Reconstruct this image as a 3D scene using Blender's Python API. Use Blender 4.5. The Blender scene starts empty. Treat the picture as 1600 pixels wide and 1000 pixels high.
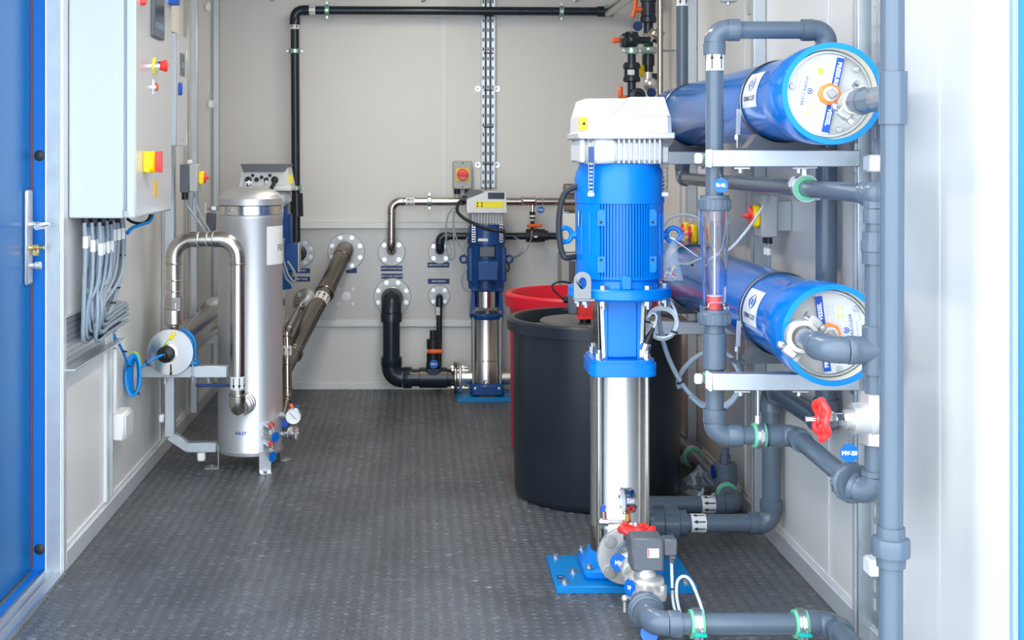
import bpy, math, random
from mathutils import Vector, Matrix
random.seed(7)
PI = math.pi
scene = bpy.context.scene
COL = scene.collection

# ------------------------------------------------------------------ camera
F, VX, VY, H = 2050.0, 648.0, 245.0, 1.226      # focal length in px, principal point, eye height
cam_d = bpy.data.cameras.new('camera'); cam = bpy.data.objects.new('camera', cam_d); COL.objects.link(cam)
cam.location = (0, 0, H); cam.rotation_euler = (PI/2, 0, 0)
cam_d.sensor_width = 36.0; cam_d.sensor_fit = 'HORIZONTAL'; cam_d.lens = F*36.0/1600.0
cam_d.shift_x = (800-VX)/1600.0; cam_d.shift_y = -(500-VY)/1600.0
cam_d.clip_start = 0.05
scene.camera = cam

# ------------------------------------------------------------------ sky, lights, exposure
w = bpy.data.worlds.new('overcast_sky'); scene.world = w; w.use_nodes = True
bg = w.node_tree.nodes['Background']
bg.inputs['Color'].default_value = (0.80, 0.90, 1.0, 1); bg.inputs['Strength'].default_value = 5.4
def area(name, loc, rot, sx, sy, power, color):
    l = bpy.data.lights.new(name, 'AREA'); l.shape = 'RECTANGLE'; l.size = sx; l.size_y = sy
    l.energy = power; l.color = color
    o = bpy.data.objects.new(name, l); COL.objects.link(o); o.location = loc; o.rotation_euler = rot
    return o
LED = [(0.05, 3.75), (0.05, 5.55)]
for k, (lx, ly) in enumerate(LED):
    area('led_batten_light', (lx, ly, 2.262), (0, 0, 0), 0.10, 1.1, 12.5, (1.0, 0.87, 0.68))
vs = scene.view_settings
vs.view_transform = 'Standard'; vs.look = 'None'; vs.exposure = 0.0; vs.gamma = 1.0; vs.use_curve_mapping = False

# ------------------------------------------------------------------ helpers
def P(px, py, d):
    return Vector(((px-VX)*d/F, d, H-(py-VY)*d/F))
def V(*a): return Vector(a)
def frame(n):
    n = Vector(n).normalized()
    a = Vector((0, 0, 1)) if abs(n.z) < 0.9 else Vector((1, 0, 0))
    u = a.cross(n).normalized(); v = n.cross(u).normalized()
    return u, v, n
ORG = {}
MAT = {}

class MB:
    def __init__(s): s.v = []; s.f = []
    def add(s, vs_, fs_):
        o = len(s.v); s.v += [Vector(p) for p in vs_]; s.f += [[i+o for i in f] for f in fs_]; return s
    def box(s, c, size, b=0.0, M=None):
        c = Vector(c); hx, hy, hz = [x/2 for x in size]
        b = min(b, hx*.98, hy*.98, hz*.98)
        if b <= 0:
            vs_ = [Vector((x, y, z)) for x in (-hx, hx) for y in (-hy, hy) for z in (-hz, hz)]
            fs_ = [(0,1,3,2),(4,6,7,5),(0,4,5,1),(2,3,7,6),(0,2,6,4),(1,5,7,3)]
        else:
            vs_ = []; idx = {}
            for sx in (-1, 1):
                for sy in (-1, 1):
                    for sz in (-1, 1):
                        for ax in range(3):
                            p = [sx*(hx-b), sy*(hy-b), sz*(hz-b)]
                            p[ax] += (sx, sy, sz)[ax]*b
                            idx[(sx, sy, sz, ax)] = len(vs_); vs_.append(Vector(p))
            fs_ = []
            for ax in range(3):
                o1, o2 = [(1, 2), (2, 0), (0, 1)][ax]
                for sg in (-1, 1):
                    q = []
                    for (a, bb) in ((-1, -1), (1, -1), (1, 1), (-1, 1)):
                        t = [0, 0, 0]; t[ax] = sg; t[o1] = a; t[o2] = bb
                        q.append(idx[(t[0], t[1], t[2], ax)])
                    fs_.append(q if sg > 0 else q[::-1])
            for ax in range(3):
                o1, o2 = [(1, 2), (2, 0), (0, 1)][ax]
                for a in (-1, 1):
                    for bb in (-1, 1):
                        t0 = [0, 0, 0]; t0[ax] = -1; t0[o1] = a; t0[o2] = bb
                        t1 = list(t0); t1[ax] = 1
                        q = [idx[(*t0, o1)], idx[(*t1, o1)], idx[(*t1, o2)], idx[(*t0, o2)]]
                        fs_.append(q if a*bb < 0 else q[::-1])
            for sx in (-1, 1):
                for sy in (-1, 1):
                    for sz in (-1, 1):
                        q = [idx[(sx, sy, sz, k)] for k in range(3)]
                        fs_.append(q if sx*sy*sz > 0 else q[::-1])
        if M is not None: vs_ = [M @ p for p in vs_]
        return s.add([p+c for p in vs_], fs_)
    def span(s, x0, x1, y0, y1, z0, z1, b=0.0):
        return s.box(((x0+x1)/2, (y0+y1)/2, (z0+z1)/2), (abs(x1-x0), abs(y1-y0), abs(z1-z0)), b)
    def beam(s, p0, p1, wu, wv, b=0.0, up=None):
        p0 = Vector(p0); p1 = Vector(p1); n = (p1-p0).normalized()
        a = Vector(up) if up else (Vector((0, 0, 1)) if abs(n.z) < .9 else Vector((0, 1, 0)))
        u = a.cross(n).normalized(); v = n.cross(u)
        M = Matrix((u, v, n)).transposed()
        return s.box((p0+p1)/2, (wu, wv, (p1-p0).length), b, M)
    def lathe(s, o, axis, prof, n=32, a0=0.0, a1=2*PI):
        o = Vector(o); u, v, nn = frame(axis)
        full = abs(a1-a0-2*PI) < 1e-6
        m = n if full else n+1
        vs_ = []
        for (r, h) in prof:
            for k in range(m):
                t = a0+(a1-a0)*k/n
                vs_.append(o+nn*h+(u*math.cos(t)+v*math.sin(t))*max(r, 1e-5))
        fs_ = []
        for i in range(len(prof)-1):
            for k in range(n):
                k2 = (k+1) % m
                fs_.append((i*m+k, i*m+k2, (i+1)*m+k2, (i+1)*m+k))
        return s.add(vs_, fs_)
    def cyl(s, p0, p1, r, r1=None, n=24, ch=0.0):
        p0 = Vector(p0); p1 = Vector(p1); L = (p1-p0).length; r1 = r if r1 is None else r1
        if ch > 0: pr = [(0, 0), (r-ch, 0), (r, ch), (r1, L-ch), (r1-ch, L), (0, L)]
        else: pr = [(0, 0), (r, 0), (r1, L), (0, L)]
        return s.lathe(p0, p1-p0, pr, n)
    def ring(s, c, axis, r0, r1, h, n=32):
        return s.lathe(Vector(c)-Vector(axis).normalized()*h/2, axis, [(r0, 0), (r1, 0), (r1, h), (r0, h), (r0, 0)], n)
    def tube(s, pts, r, n=10, closed=False, cap=True, r2=None):
        pts = [Vector(p) for p in pts]; N = len(pts)
        rr = r if callable(r) else (lambda t: r)
        vs_ = []; u = None
        for i in range(N):
            if closed: t = (pts[(i+1) % N]-pts[i-1]).normalized()
            else: t = (pts[min(i+1, N-1)]-pts[max(i-1, 0)]).normalized()
            if u is None: u = frame(t)[0]
            u = (u-t*u.dot(t)).normalized(); v = t.cross(u)
            q = rr(i/(N-1.0))
            for k in range(n):
                a = 2*PI*k/n
                vs_.append(pts[i]+(u*math.cos(a)+v*math.sin(a))*q)
        fs_ = []
        for i in range(N if closed else N-1):
            j = (i+1) % N
            for k in range(n):
                k2 = (k+1) % n
                fs_.append((i*n+k, i*n+k2, j*n+k2, j*n+k))
        if cap and not closed:
            fs_.append(tuple(range(n))[::-1]); fs_.append(tuple((N-1)*n+k for k in range(n)))
        return s.add(vs_, fs_)
    def torus(s, c, axis, R, r, n=28, m=10, a0=0.0, a1=2*PI):
        u, v, nn = frame(axis); full = abs(a1-a0-2*PI) < 1e-6
        pts = [Vector(c)+(u*math.cos(a0+(a1-a0)*k/n)+v*math.sin(a0+(a1-a0)*k/n))*R for k in range(n if full else n+1)]
        return s.tube(pts, r, m, closed=full)
    def prism(s, poly, o, u, v, th):
        o = Vector(o); u = Vector(u).normalized(); v = Vector(v).normalized(); nn = u.cross(v)
        N = len(poly)
        a = [o+u*x+v*y for x, y in poly]; b = [p+nn*th for p in a]
        return s.add(a+b, [list(range(N))[::-1], list(range(N, 2*N))]+[(i, (i+1) % N, N+(i+1) % N, N+i) for i in range(N)])
    def sphere(s, c, r, n=16, m=10, sc=(1, 1, 1)):
        vs_ = []
        for i in range(m+1):
            t = PI*i/m
            for k in range(n):
                a = 2*PI*k/n
                vs_.append(Vector(c)+Vector((r*sc[0]*math.sin(t)*math.cos(a), r*sc[1]*math.sin(t)*math.sin(a), r*sc[2]*math.cos(t))))
        fs_ = [(i*n+k, (i+1)*n+k, (i+1)*n+(k+1) % n, i*n+(k+1) % n) for i in range(m) for k in range(n)]
        return s.add(vs_, fs_)
    def mesh(s, name, org):
        me = bpy.data.meshes.new(name)
        me.from_pydata([tuple(p-org) for p in s.v], [], s.f)
        return me
    def build(s, name, mat, parent=None, label=None, cat=None, group=None, kind=None, ang=38, weld=True):
        if parent is not None: org = ORG[parent.name]
        else:
            xs = [p.x for p in s.v]; ys = [p.y for p in s.v]; zs = [p.z for p in s.v]
            org = Vector(((min(xs)+max(xs))/2, (min(ys)+max(ys))/2, min(zs)))
        me = s.mesh(name, org)
        if weld:
            import bmesh
            bm = bmesh.new(); bm.from_mesh(me)
            bmesh.ops.remove_doubles(bm, verts=bm.verts, dist=2e-5)
            bmesh.ops.dissolve_degenerate(bm, edges=bm.edges, dist=1e-6)
            bmesh.ops.recalc_face_normals(bm, faces=bm.faces)
            bm.to_mesh(me); bm.free()
        me.polygons.foreach_set('use_smooth', [True]*len(me.polygons))
        try: me.set_sharp_from_angle(angle=math.radians(ang))
        except Exception: pass
        me.materials.append(MAT[mat])
        o = bpy.data.objects.new(name, me); COL.objects.link(o)
        if parent is not None: o.parent = parent
        else: o.location = org
        ORG[o.name] = org
        tag(o, label, cat, group, kind)
        return o

def tag(o, label=None, cat=None, group=None, kind=None):
    if label: o['label'] = label
    if cat: o['category'] = cat
    if group: o['group'] = group
    if kind: o['kind'] = kind
def thing(name, loc, label, cat, group=None):
    o = bpy.data.objects.new(name, None); COL.objects.link(o); o.location = loc
    o.empty_display_size = 0.05
    ORG[o.name] = Vector(loc); tag(o, label, cat, group); return o
def text(st, size, c, u, v, mat, parent, fn=None, name='lettering', bold=0.0, th=0.0006):
    """flat lettering centred at c, reading along u, up along v"""
    cu = bpy.data.curves.new('t', 'FONT'); cu.body = st; cu.size = size; cu.align_x = 'CENTER'; cu.align_y = 'CENTER'
    cu.offset = bold; cu.resolution_u = 2
    ob = bpy.data.objects.new('t', cu); COL.objects.link(ob)
    dg = bpy.context.evaluated_depsgraph_get()
    me = bpy.data.meshes.new_from_object(ob.evaluated_get(dg))
    bpy.data.objects.remove(ob); 
    org = ORG[parent.name]; u = Vector(u).normalized(); v = Vector(v).normalized(); n = u.cross(v)
    for vt in me.vertices:
        p = (fn(vt.co.x, vt.co.y) if fn else Vector(c)+u*vt.co.x+v*vt.co.y+n*th)
        vt.co = p-org
    me.name = name; me.materials.clear(); me.materials.append(MAT[mat])
    o = bpy.data.objects.new(name, me); COL.objects.link(o); o.parent = parent; ORG[o.name] = org
    return o
def crom(pts, n=6):
    """smooth curve through points"""
    p = [Vector(q) for q in pts]; p = [p[0]*2-p[1]]+p+[p[-1]*2-p[-2]]
    out = []
    for i in range(1, len(p)-2):
        for k in range(n):
            t = k/n; a, b, c, d = p[i-1], p[i], p[i+1], p[i+2]
            out.append(0.5*((2*b)+(c-a)*t+(2*a-5*b+4*c-d)*t*t+(3*b-a-3*c+d)*t**3))
    out.append(p[-2]); return out
def arc_corner(a, b, c, R, n=10):
    """points of a fillet of radius R at corner b"""
    a, b, c = Vector(a), Vector(b), Vector(c)
    d0 = (a-b).normalized(); d1 = (c-b).normalized(); ang = d0.angle(d1)
    t = R/math.tan(ang/2); bis = (d0+d1).normalized(); ctr = b+bis*(R/math.sin(ang/2))
    p0 = b+d0*t; p1 = b+d1*t; e0 = p0-ctr; e1 = p1-ctr; tot = e0.angle(e1); ax = e0.cross(e1).normalized()
    return [ctr+Matrix.Rotation(tot*k/n, 3, ax) @ e0 for k in range(n+1)], t
def pvc_run(par, pts, r, mat='pvc', fit=1.2, Rb=None, sock=None, ends=(0, 0), n=24):
    """solvent-welded plastic pipe: straight pipes and socket elbows, each a part of its own"""
    pts = [Vector(p) for p in pts]; Rb = Rb or r*1.45; sock = sock or r*1.15
    N = len(pts); st = pts[0]
    for i in range(1, N):
        d = (pts[i]-pts[i-1]).normalized()
        if i < N-1:
            arc, t = arc_corner(pts[i-1], pts[i], pts[i+1], Rb)
            d2 = (pts[i+1]-pts[i]).normalized()
            e0 = arc[0]-d*sock; e1 = arc[-1]+d2*sock
            m = MB(); m.tube([arc[0]]+arc[1:], r*fit, n)
            m.lathe(e0, d, [(r*.98, 0), (r*fit*1.05, 0), (r*fit*1.06, sock*.9), (r*fit, sock*1.02)], n)
            m.lathe(e1, -d2, [(r*.98, 0), (r*fit*1.05, 0), (r*fit*1.06, sock*.9), (r*fit, sock*1.02)], n)
            m.build('elbow', mat, par)
            en = e0+d*.004
        else: en = pts[i]
        if (en-st).dot(d) > 0.004:
            MB().cyl(st, en, r, n=n).build('pipe', mat, par)
        if i < N-1: st = e1-d2*.004
def steel_run(par, pts, r, mat='steel', Rb=None, bead=True, n=24):
    pts = [Vector(p) for p in pts]; Rb = Rb or r*2.6; st = pts[0]; N = len(pts)
    for i in range(1, N):
        d = (pts[i]-pts[i-1]).normalized()
        if i < N-1:
            arc, t = arc_corner(pts[i-1], pts[i], pts[i+1], Rb, 14)
            d2 = (pts[i+1]-pts[i]).normalized()
            m = MB(); m.tube([arc[0]-d*r*.7]+arc+[arc[-1]+d2*r*.7], r*1.06, n)
            if bead:
                for (c, a) in ((arc[0]-d*r*.8, d), (arc[-1]+d2*r*.8, d2)):
                    m.torus(c, a, r*1.08, r*.12, 28, 8)
            m.build('elbow', mat, par); en = arc[0]-d*r*.6
        else: en = pts[i]
        if (en-st).dot(d) > 0.003: MB().cyl(st, en, r, n=n).build('pipe', mat, par)
        if i < N-1: st = arc[-1]+d2*r*.6
def clamp(par, c, axis, r, side=(0, 0, 1), wd=.02, mat='green', wide=1.0):
    c = Vector(c); ax = Vector(axis).normalized(); sd = Vector(side); sd = (sd-ax*sd.dot(ax)).normalized()
    o = MB().ring(c, ax, r*.99, r*1.0+.0055*wide, wd).build('pipe_clamp', mat, par)
    m = MB().ring(c, ax, r+.004*wide, r+.0075*wide, wd*.62)
    for sg in (-1, 1):
        p = c+sd*sg*(r+.012)
        m.beam(p-sd*.011, p+sd*.011, wd*.8, .012, .001, up=ax)
    m.build('clamp_band', 'zinc', o)
    nn = ax.cross(sd)
    for sg in (-1, 1):
        p = c+sd*sg*(r+.016)
        MB().cyl(p-nn*.014, p+nn*.014, .004, n=8).build('clamp_screw', 'zinc', o)
    return o
def arrows(par, c, axis, r, L, n=6, rev=False):
    """printed white flow band with black arrows wrapped round a pipe"""
    c = Vector(c); ax = Vector(axis).normalized()
    o = MB().ring(c, ax, r*.99, r+.0008, L, 32).build('flow_label', 'white_print', par)
    u, v, nn = frame(ax if not rev else -ax)
    m = MB(); R = r+.0014
    for k in range(n):
        a0 = 2*PI*k/n+PI/n
        def q(x, h):
            a = a0+x/R
            return c+nn*h+(u*math.cos(a)+v*math.sin(a))*R
        hw = min(.0022, r*.07); hh = L*.42
        m.add([q(-hw, -hh), q(hw, -hh), q(hw, hh*.4), q(-hw, hh*.4)], [(0, 1, 2, 3)])
        m.add([q(-hw*3.2, hh*.25), q(hw*3.2, hh*.25), q(0, hh)], [(0, 1, 2)])
    m.build('arrow_print', 'black', o)
    return o
def flange(par, c, axis, R, th, nb, rb, mat='galv', bm='zinc', br=.009, hole=None, ph=0.5):
    c = Vector(c); ax = Vector(axis).normalized()
    o = MB().lathe(c, ax, [(hole or 0, 0), (R-.002, 0), (R, .002), (R, th-.002), (R-.002, th), (hole or 0, th)], 48).build('flange', mat, par)
    u, v, nn = frame(ax)
    for k in range(nb):
        a = 2*PI*(k+ph)/nb; p = c+nn*th+(u*math.cos(a)+v*math.sin(a))*rb
        MB().cyl(p, p+nn*.003, br*1.5, n=14).cyl(p+nn*.003, p+nn*.012, br, n=6).build('flange_bolt', bm, par)
    return o
def union(par, c, axis, r, L, mat='pvc', ribs=14, fat=1.55, side=0.6):
    """threaded pipe union with a ribbed nut"""
    c = Vector(c); ax = Vector(axis).normalized(); u, v, nn = frame(ax); R = r*fat
    o = MB().lathe(c-ax*L/2, ax, [(r, 0), (r*1.22, 0), (r*1.25, L*.28), (R*.93, L*.3), (R, L*.34), (R, L*.66), (R*.94, L*.7), (r*1.25, L*.72), (r*1.22, L), (r, L)], 32).build('union_nut', mat, par)
    if ribs:
        m = MB()
        for k in range(ribs):
            a = 2*PI*k/ribs; p = c+(u*math.cos(a)+v*math.sin(a))*R
            m.beam(p-ax*L*.15, p+ax*L*.15, .005, .004, .001, up=(u*math.cos(a)+v*math.sin(a)))
        m.build('grip_ribs', mat, o)
    return o
def disc_tag(name, c, r, label, txt=None, chain=None, n=(0, -1, 0), mat='tag_blue', group=None):
    t = thing(name, Vector(c)-Vector((0, 0, r)), label, 'tag', group)
    nn = Vector(n).normalized(); c = Vector(c)
    MB().cyl(c-nn*.001, c+nn*.001, r, n=32).build('disc', mat, t)
    if txt:
        u = Vector((0, 0, 1)).cross(nn).normalized()
        text(txt, r*.62, c+nn*.0016, u, (0, 0, 1), 'white_print', t, bold=.0006)
    if chain:
        m = MB(); a, b = Vector(chain[0]), Vector(chain[1]); k = max(3, int((b-a).length/.006))
        for i in range(k+1): m.sphere(a.lerp(b, i/k), .0022, 6, 4)
        m.build('ball_chain', 'steel', t)
    return t
def handwheel(par, c, axis, R, mat='red', nsp=5):
    c = Vector(c); ax = Vector(axis).normalized(); u, v, nn = frame(ax)
    m = MB(); pts = []
    N = 60
    for k in range(N):
        a = 2*PI*k/N; rr = R*(.94+.06*math.cos(5*a)); pts.append(c+(u*math.cos(a)+v*math.sin(a))*rr+nn*R*.10*math.cos(5*a))
    m.tube(pts, R*.19, 10, closed=True)
    for k in range(nsp):
        a = 2*PI*(k+.5)/nsp; e = u*math.cos(a)+v*math.sin(a)
        m.beam(c+e*R*.15, c+e*R*.9, R*.26, R*.2, R*.05, up=ax)
    m.cyl(c-nn*R*.22, c+nn*R*.22, R*.26, n=16, ch=R*.04)
    o = m.build('handwheel', mat, par)
    MB().cyl(c+nn*R*.2, c+nn*R*.42, R*.16, n=6).build('wheel_nut', 'zinc', par)
    return o
def strut(par, p0, p1, w_=.041, up=None, name='strut', mat='galv', wv=None):
    return MB().beam(p0, p1, w_, wv or w_, .0025, up=up).build(name, mat, par)
# ------------------------------------------------------------------ materials
def mat(name, col, rough=.5, metal=0.0, spec=.5, var=0.0, vscale=8.0, bump=0.0, bscale=60.0, stretch=None, coat=0.0, trans=0.0, ior=1.45, rvar=0.0, alpha=1.0, emit=None):
    m = bpy.data.materials.new(name); m.use_nodes = True; nt = m.node_tree; N = nt.nodes; L = nt.links
    b = N['Principled BSDF']; c4 = (*col, 1)
    b.inputs['Base Color'].default_value = c4; b.inputs['Roughness'].default_value = rough
    b.inputs['Metallic'].default_value = metal; b.inputs['Specular IOR Level'].default_value = spec
    b.inputs['IOR'].default_value = ior; b.inputs['Coat Weight'].default_value = coat; b.inputs['Coat Roughness'].default_value = .08
    b.inputs['Transmission Weight'].default_value = trans; b.inputs['Alpha'].default_value = alpha
    if emit:
        b.inputs['Emission Color'].default_value = (*emit[0], 1); b.inputs['Emission Strength'].default_value = emit[1]
    if var or bump or rvar:
        tc = N.new('ShaderNodeTexCoord'); mp = N.new('ShaderNodeMapping'); L.new(tc.outputs['Object'], mp.inputs['Vector'])
        if stretch: mp.inputs['Scale'].default_value = stretch
    if var or rvar:
        nz = N.new('ShaderNodeTexNoise'); nz.inputs['Scale'].default_value = vscale; nz.inputs['Detail'].default_value = 5
        L.new(mp.outputs[0], nz.inputs['Vector'])
        if var:
            mx = N.new('ShaderNodeMix'); mx.data_type = 'RGBA'
            mx.inputs[6].default_value = (*[max(0, x*(1-var)) for x in col], 1); mx.inputs[7].default_value = (*[min(1, x*(1+var)) for x in col], 1)
            L.new(nz.outputs['Fac'], mx.inputs[0]); L.new(mx.outputs[2], b.inputs['Base Color'])
        if rvar:
            mr = N.new('ShaderNodeMapRange'); mr.inputs['To Min'].default_value = max(.02, rough-rvar); mr.inputs['To Max'].default_value = rough+rvar
            L.new(nz.outputs['Fac'], mr.inputs['Value']); L.new(mr.outputs[0], b.inputs['Roughness'])
    if bump:
        n2 = N.new('ShaderNodeTexNoise'); n2.inputs['Scale'].default_value = bscale; n2.inputs['Detail'].default_value = 4
        L.new(mp.outputs[0], n2.inputs['Vector'])
        bp = N.new('ShaderNodeBump'); bp.inputs['Strength'].default_value = bump; bp.inputs['Distance'].default_value = .002
        L.new(n2.outputs['Fac'], bp.inputs['Height']); L.new(bp.outputs[0], b.inputs['Normal'])
    MAT[name] = m; return m
mat('panel', (.69, .68, .655), .32, spec=.45, var=.02, vscale=2.0, bump=.03, bscale=9, rvar=.05)
mat('panel_trim', (.70, .71, .71), .3, spec=.5)
mat('skirting', (.62, .64, .66), .35, metal=.35, var=.06, vscale=14)
mat('sheet', (.43, .412, .395), .42, metal=.4, var=.24, vscale=5, rvar=.1, stretch=(1, 1, .35))
mat('galv', (.52, .56, .59), .38, metal=.75, var=.10, vscale=26, rvar=.1)
mat('zinc', (.56, .58, .60), .30, metal=.9, var=.06, vscale=60)
mat('steel', (.54, .51, .47), .24, metal=1.0, var=.06, vscale=12, rvar=.06)
mat('steel_dark', (.40, .36, .32), .21, metal=1.0, var=.10, vscale=7, rvar=.08)
mat('polished', (.80, .79, .77), .16, metal=1.0, rvar=.05, vscale=7)
mat('satin', (.60, .605, .62), .42, metal=.75, var=.03, vscale=90, stretch=(1, 1, .02), rvar=.04)
mat('flange_steel', (.42, .42, .41), .44, metal=.6, var=.12, vscale=20)
mat('cast_steel', (.72, .70, .67), .38, metal=.75, var=.06, vscale=40, bump=.15, bscale=160)
mat('barrel', (.60, .585, .56), .31, metal=1.0, var=.05, vscale=50, stretch=(1, 1, .03), rvar=.05)
mat('chrome', (.85, .85, .86), .1, metal=1.0)
mat('brass', (.80, .56, .20), .25, metal=1.0)
mat('pvc', (.098, .130, .170), .23, spec=.5, var=.05, vscale=10, rvar=.07)
mat('pvc_dark', (.013, .021, .032), .26, spec=.5, var=.08, vscale=10, rvar=.05)
mat('black', (.012, .013, .016), .42)
mat('black_rubber', (.02, .022, .026), .55)
mat('pump_blue', (.0, .20, .70), .32, spec=.35, coat=.1, var=.05, vscale=14, bump=.04, bscale=90)
mat('plate_blue', (.0, .19, .50), .36, var=.04, vscale=8)
mat('pump_navy', (.003, .058, .23), .36, coat=.15, var=.06, vscale=12)
mat('vessel_blue', (.0, .165, .60), .12, spec=.13, coat=.0, var=.05, vscale=4, bump=.05, bscale=7, rvar=.03)
mat('rim_blue', (.0, .23, .72), .34)
mat('cream', (.74, .71, .56), .5)
mat('door_blue', (.0, .115, .34), .30, spec=.35, var=.03, vscale=3)
mat('jamb_blue', (.0, .135, .50), .38, var=.03, vscale=5)
mat('post_blue', (.0, .13, .50), .4)
mat('pale_blue', (.24, .34, .62), .45)
mat('seal', (.20, .05, .03), .6)
mat('cabinet', (.56, .60, .645), .38, spec=.4, bump=.06, bscale=400)
mat('cabinet_face', (.58, .59, .60), .22, metal=.25, spec=.5)
mat('drive_white', (.76, .77, .79), .38, spec=.45)
mat('drive_grey', (.62, .63, .64), .4, metal=.2)
mat('white', (.82, .82, .80), .4)
mat('white_print', (.80, .80, .79), .5)
mat('beige', (.66, .62, .52), .45)
mat('box_grey', (.42, .43, .43), .42)
mat('box_dark', (.11, .12, .14), .42)
mat('red', (.82, .035, .03), .32, coat=.2)
mat('tank_red', (.70, .010, .03), .35)
mat('tank_black', (.015, .021, .030), .36, spec=.5, var=.35, vscale=5, rvar=.10, bump=.05, bscale=14)
mat('lid_grey', (.10, .11, .11), .4)
mat('orange', (.85, .13, .03), .35)
mat('orange_lug', (1.0, .24, .03), .38)
mat('yellow', (.95, .68, .0), .4)
mat('yellow_print', (.90, .80, .03), .5)
mat('gold_print', (.80, .47, .07), .5)
mat('green', (.16, .55, .32), .5)
mat('teal', (.0, .42, .34), .45)
mat('navy_print', (.005, .035, .16), .45)
mat('blue_print', (.01, .09, .46), .45)
mat('tag_blue', (.0, .13, .52), .4)
mat('cable_grey', (.27, .33, .39), .48)
mat('cable_pale', (.62, .66, .70), .45)
mat('cable_blue', (.0, .26, .72), .4)
mat('cable_green', (.38, .60, .02), .45)
mat('screen', (.05, .07, .09), .12, spec=.6)
mat('screen_blue', (.07, .16, .28), .15)
mat('cap_white', (.56, .555, .54), .38, spec=.4)
mat('cap_print', (.64, .64, .63), .5)
mat('lug_grey', (.25, .26, .27), .42, metal=.3)
mat('clear', (.90, .89, .98), .04, trans=1.0, ior=1.32)
mat('poly_bag', (.85, .88, .90), .12, alpha=.20, spec=1.0, bump=1.0, bscale=40)
mat('red_clear', (.95, .10, .07), .3)
mat('gauge_face', (.75, .76, .76), .35)
mat('concrete', (.55, .55, .54), .8, var=.1, vscale=1.5)
mat('ceiling_panel', (.76, .76, .75), .4)
mat('lamp', (.9, .9, .9), .4, emit=((1.0, .95, .86), 6.0))
mat('hose', (.34, .43, .52), .45)
mat('foil', (.55, .58, .62), .22, metal=.7, bump=1.0, bscale=60)
# rubber floor, worn lighter where feet scuff it
def rubber(name, c0, c1, scuff, rough):
    m = mat(name, c0, rough, spec=.45, bump=.35, bscale=150, var=.1); nt = m.node_tree; N = nt.nodes; L = nt.links; b = N['Principled BSDF']
    tc = N.new('ShaderNodeTexCoord')
    def noise(sc, det, st=(1, 1, 1)):
        mp = N.new('ShaderNodeMapping'); mp.inputs['Scale'].default_value = st; L.new(tc.outputs['Object'], mp.inputs['Vector'])
        n = N.new('ShaderNodeTexNoise'); n.inputs['Scale'].default_value = sc; n.inputs['Detail'].default_value = det; n.inputs['Roughness'].default_value = .65; L.new(mp.outputs[0], n.inputs['Vector']); return n.outputs['Fac']
    def ramp(x, a, b_):
        r = N.new('ShaderNodeMapRange'); r.inputs['From Min'].default_value = a; r.inputs['From Max'].default_value = b_; L.new(x, r.inputs['Value']); return r.outputs[0]
    def mix(f, a, b_):
        x = N.new('ShaderNodeMix'); x.data_type = 'RGBA'; L.new(f, x.inputs[0])
        for k, q in ((6, a), (7, b_)):
            if isinstance(q, tuple): x.inputs[k].default_value = (*q, 1)
            else: L.new(q, x.inputs[k])
        return x.outputs[2]
    base = mix(ramp(noise(2.6, 6, (1, .6, 1)), .34, .68), c0, c1)
    speck = N.new('ShaderNodeMath'); speck.operation = 'MULTIPLY'
    L.new(ramp(noise(70, 3, (.5, 1, 1)), .56, .72), speck.inputs[0]); L.new(ramp(noise(4.5, 4), .40, .66), speck.inputs[1])
    L.new(mix(speck.outputs[0], base, scuff), b.inputs['Base Color'])
    r = N.new('ShaderNodeMapRange'); r.inputs['To Min'].default_value = rough-.12; r.inputs['To Max'].default_value = rough+.16; L.new(noise(6, 5), r.inputs['Value']); L.new(r.outputs[0], b.inputs['Roughness'])
rubber('floor_rubber', (.058, .062, .070), (.105, .111, .122), (.24, .25, .27), .40)
rubber('stud_rubber', (.062, .066, .075), (.115, .122, .134), (.30, .31, .33), .36)
# perforated tray: round holes punched in a grid
m = mat('perforated', (.56, .59, .61), .35, metal=.7)
nt = m.node_tree; N = nt.nodes; L = nt.links; b = N['Principled BSDF']
tc = N.new('ShaderNodeTexCoord'); mp = N.new('ShaderNodeMapping'); mp.inputs['Scale'].default_value = (1, 42, 58)
L.new(tc.outputs['Object'], mp.inputs['Vector'])
sp = N.new('ShaderNodeSeparateXYZ'); L.new(mp.outputs[0], sp.inputs[0])
def mth(op, a, bb=None):
    n = N.new('ShaderNodeMath'); n.operation = op
    for i, x in enumerate((a, bb)):
        if x is None: continue
        if isinstance(x, (int, float)): n.inputs[i].default_value = x
        else: L.new(x, n.inputs[i])
    return n.outputs[0]
row = mth('FLOOR', sp.outputs['Z']); off = mth('MULTIPLY', row, .5)
fy = mth('SUBTRACT', mth('FRACT', mth('ADD', sp.outputs['Y'], off)), .5); fz = mth('SUBTRACT', mth('FRACT', sp.outputs['Z']), .5)
dist = mth('SQRT', mth('ADD', mth('MULTIPLY', fy, fy), mth('MULTIPLY', fz, fz)))
hole = mth('LESS_THAN', dist, .19)
mx = N.new('ShaderNodeMix'); mx.data_type = 'RGBA'; mx.inputs[6].default_value = (.50, .53, .55, 1); mx.inputs[7].default_value = (.02, .02, .025, 1)
L.new(hole, mx.inputs[0]); L.new(mx.outputs[2], b.inputs['Base Color'])
L.new(mth('SUBTRACT', .7, mth('MULTIPLY', hole, .7)), b.inputs['Metallic'])

# ------------------------------------------------------------------ the setting
XL, XR, YB, YF = -1.042, 1.142, 6.92, 2.485
XD, YJ = -1.124, 3.854          # side door plane, jamb
ZC = 2.36
ST = 'structure'
def st(m, name, mt, parent=None, **k): return m.build(name, mt, parent, kind=None if parent else ST, **k)
fl = st(MB().span(XL-.08, XR+.1, YF, YB+.1, -.05, 0), 'floor', 'floor_rubber')
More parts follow.
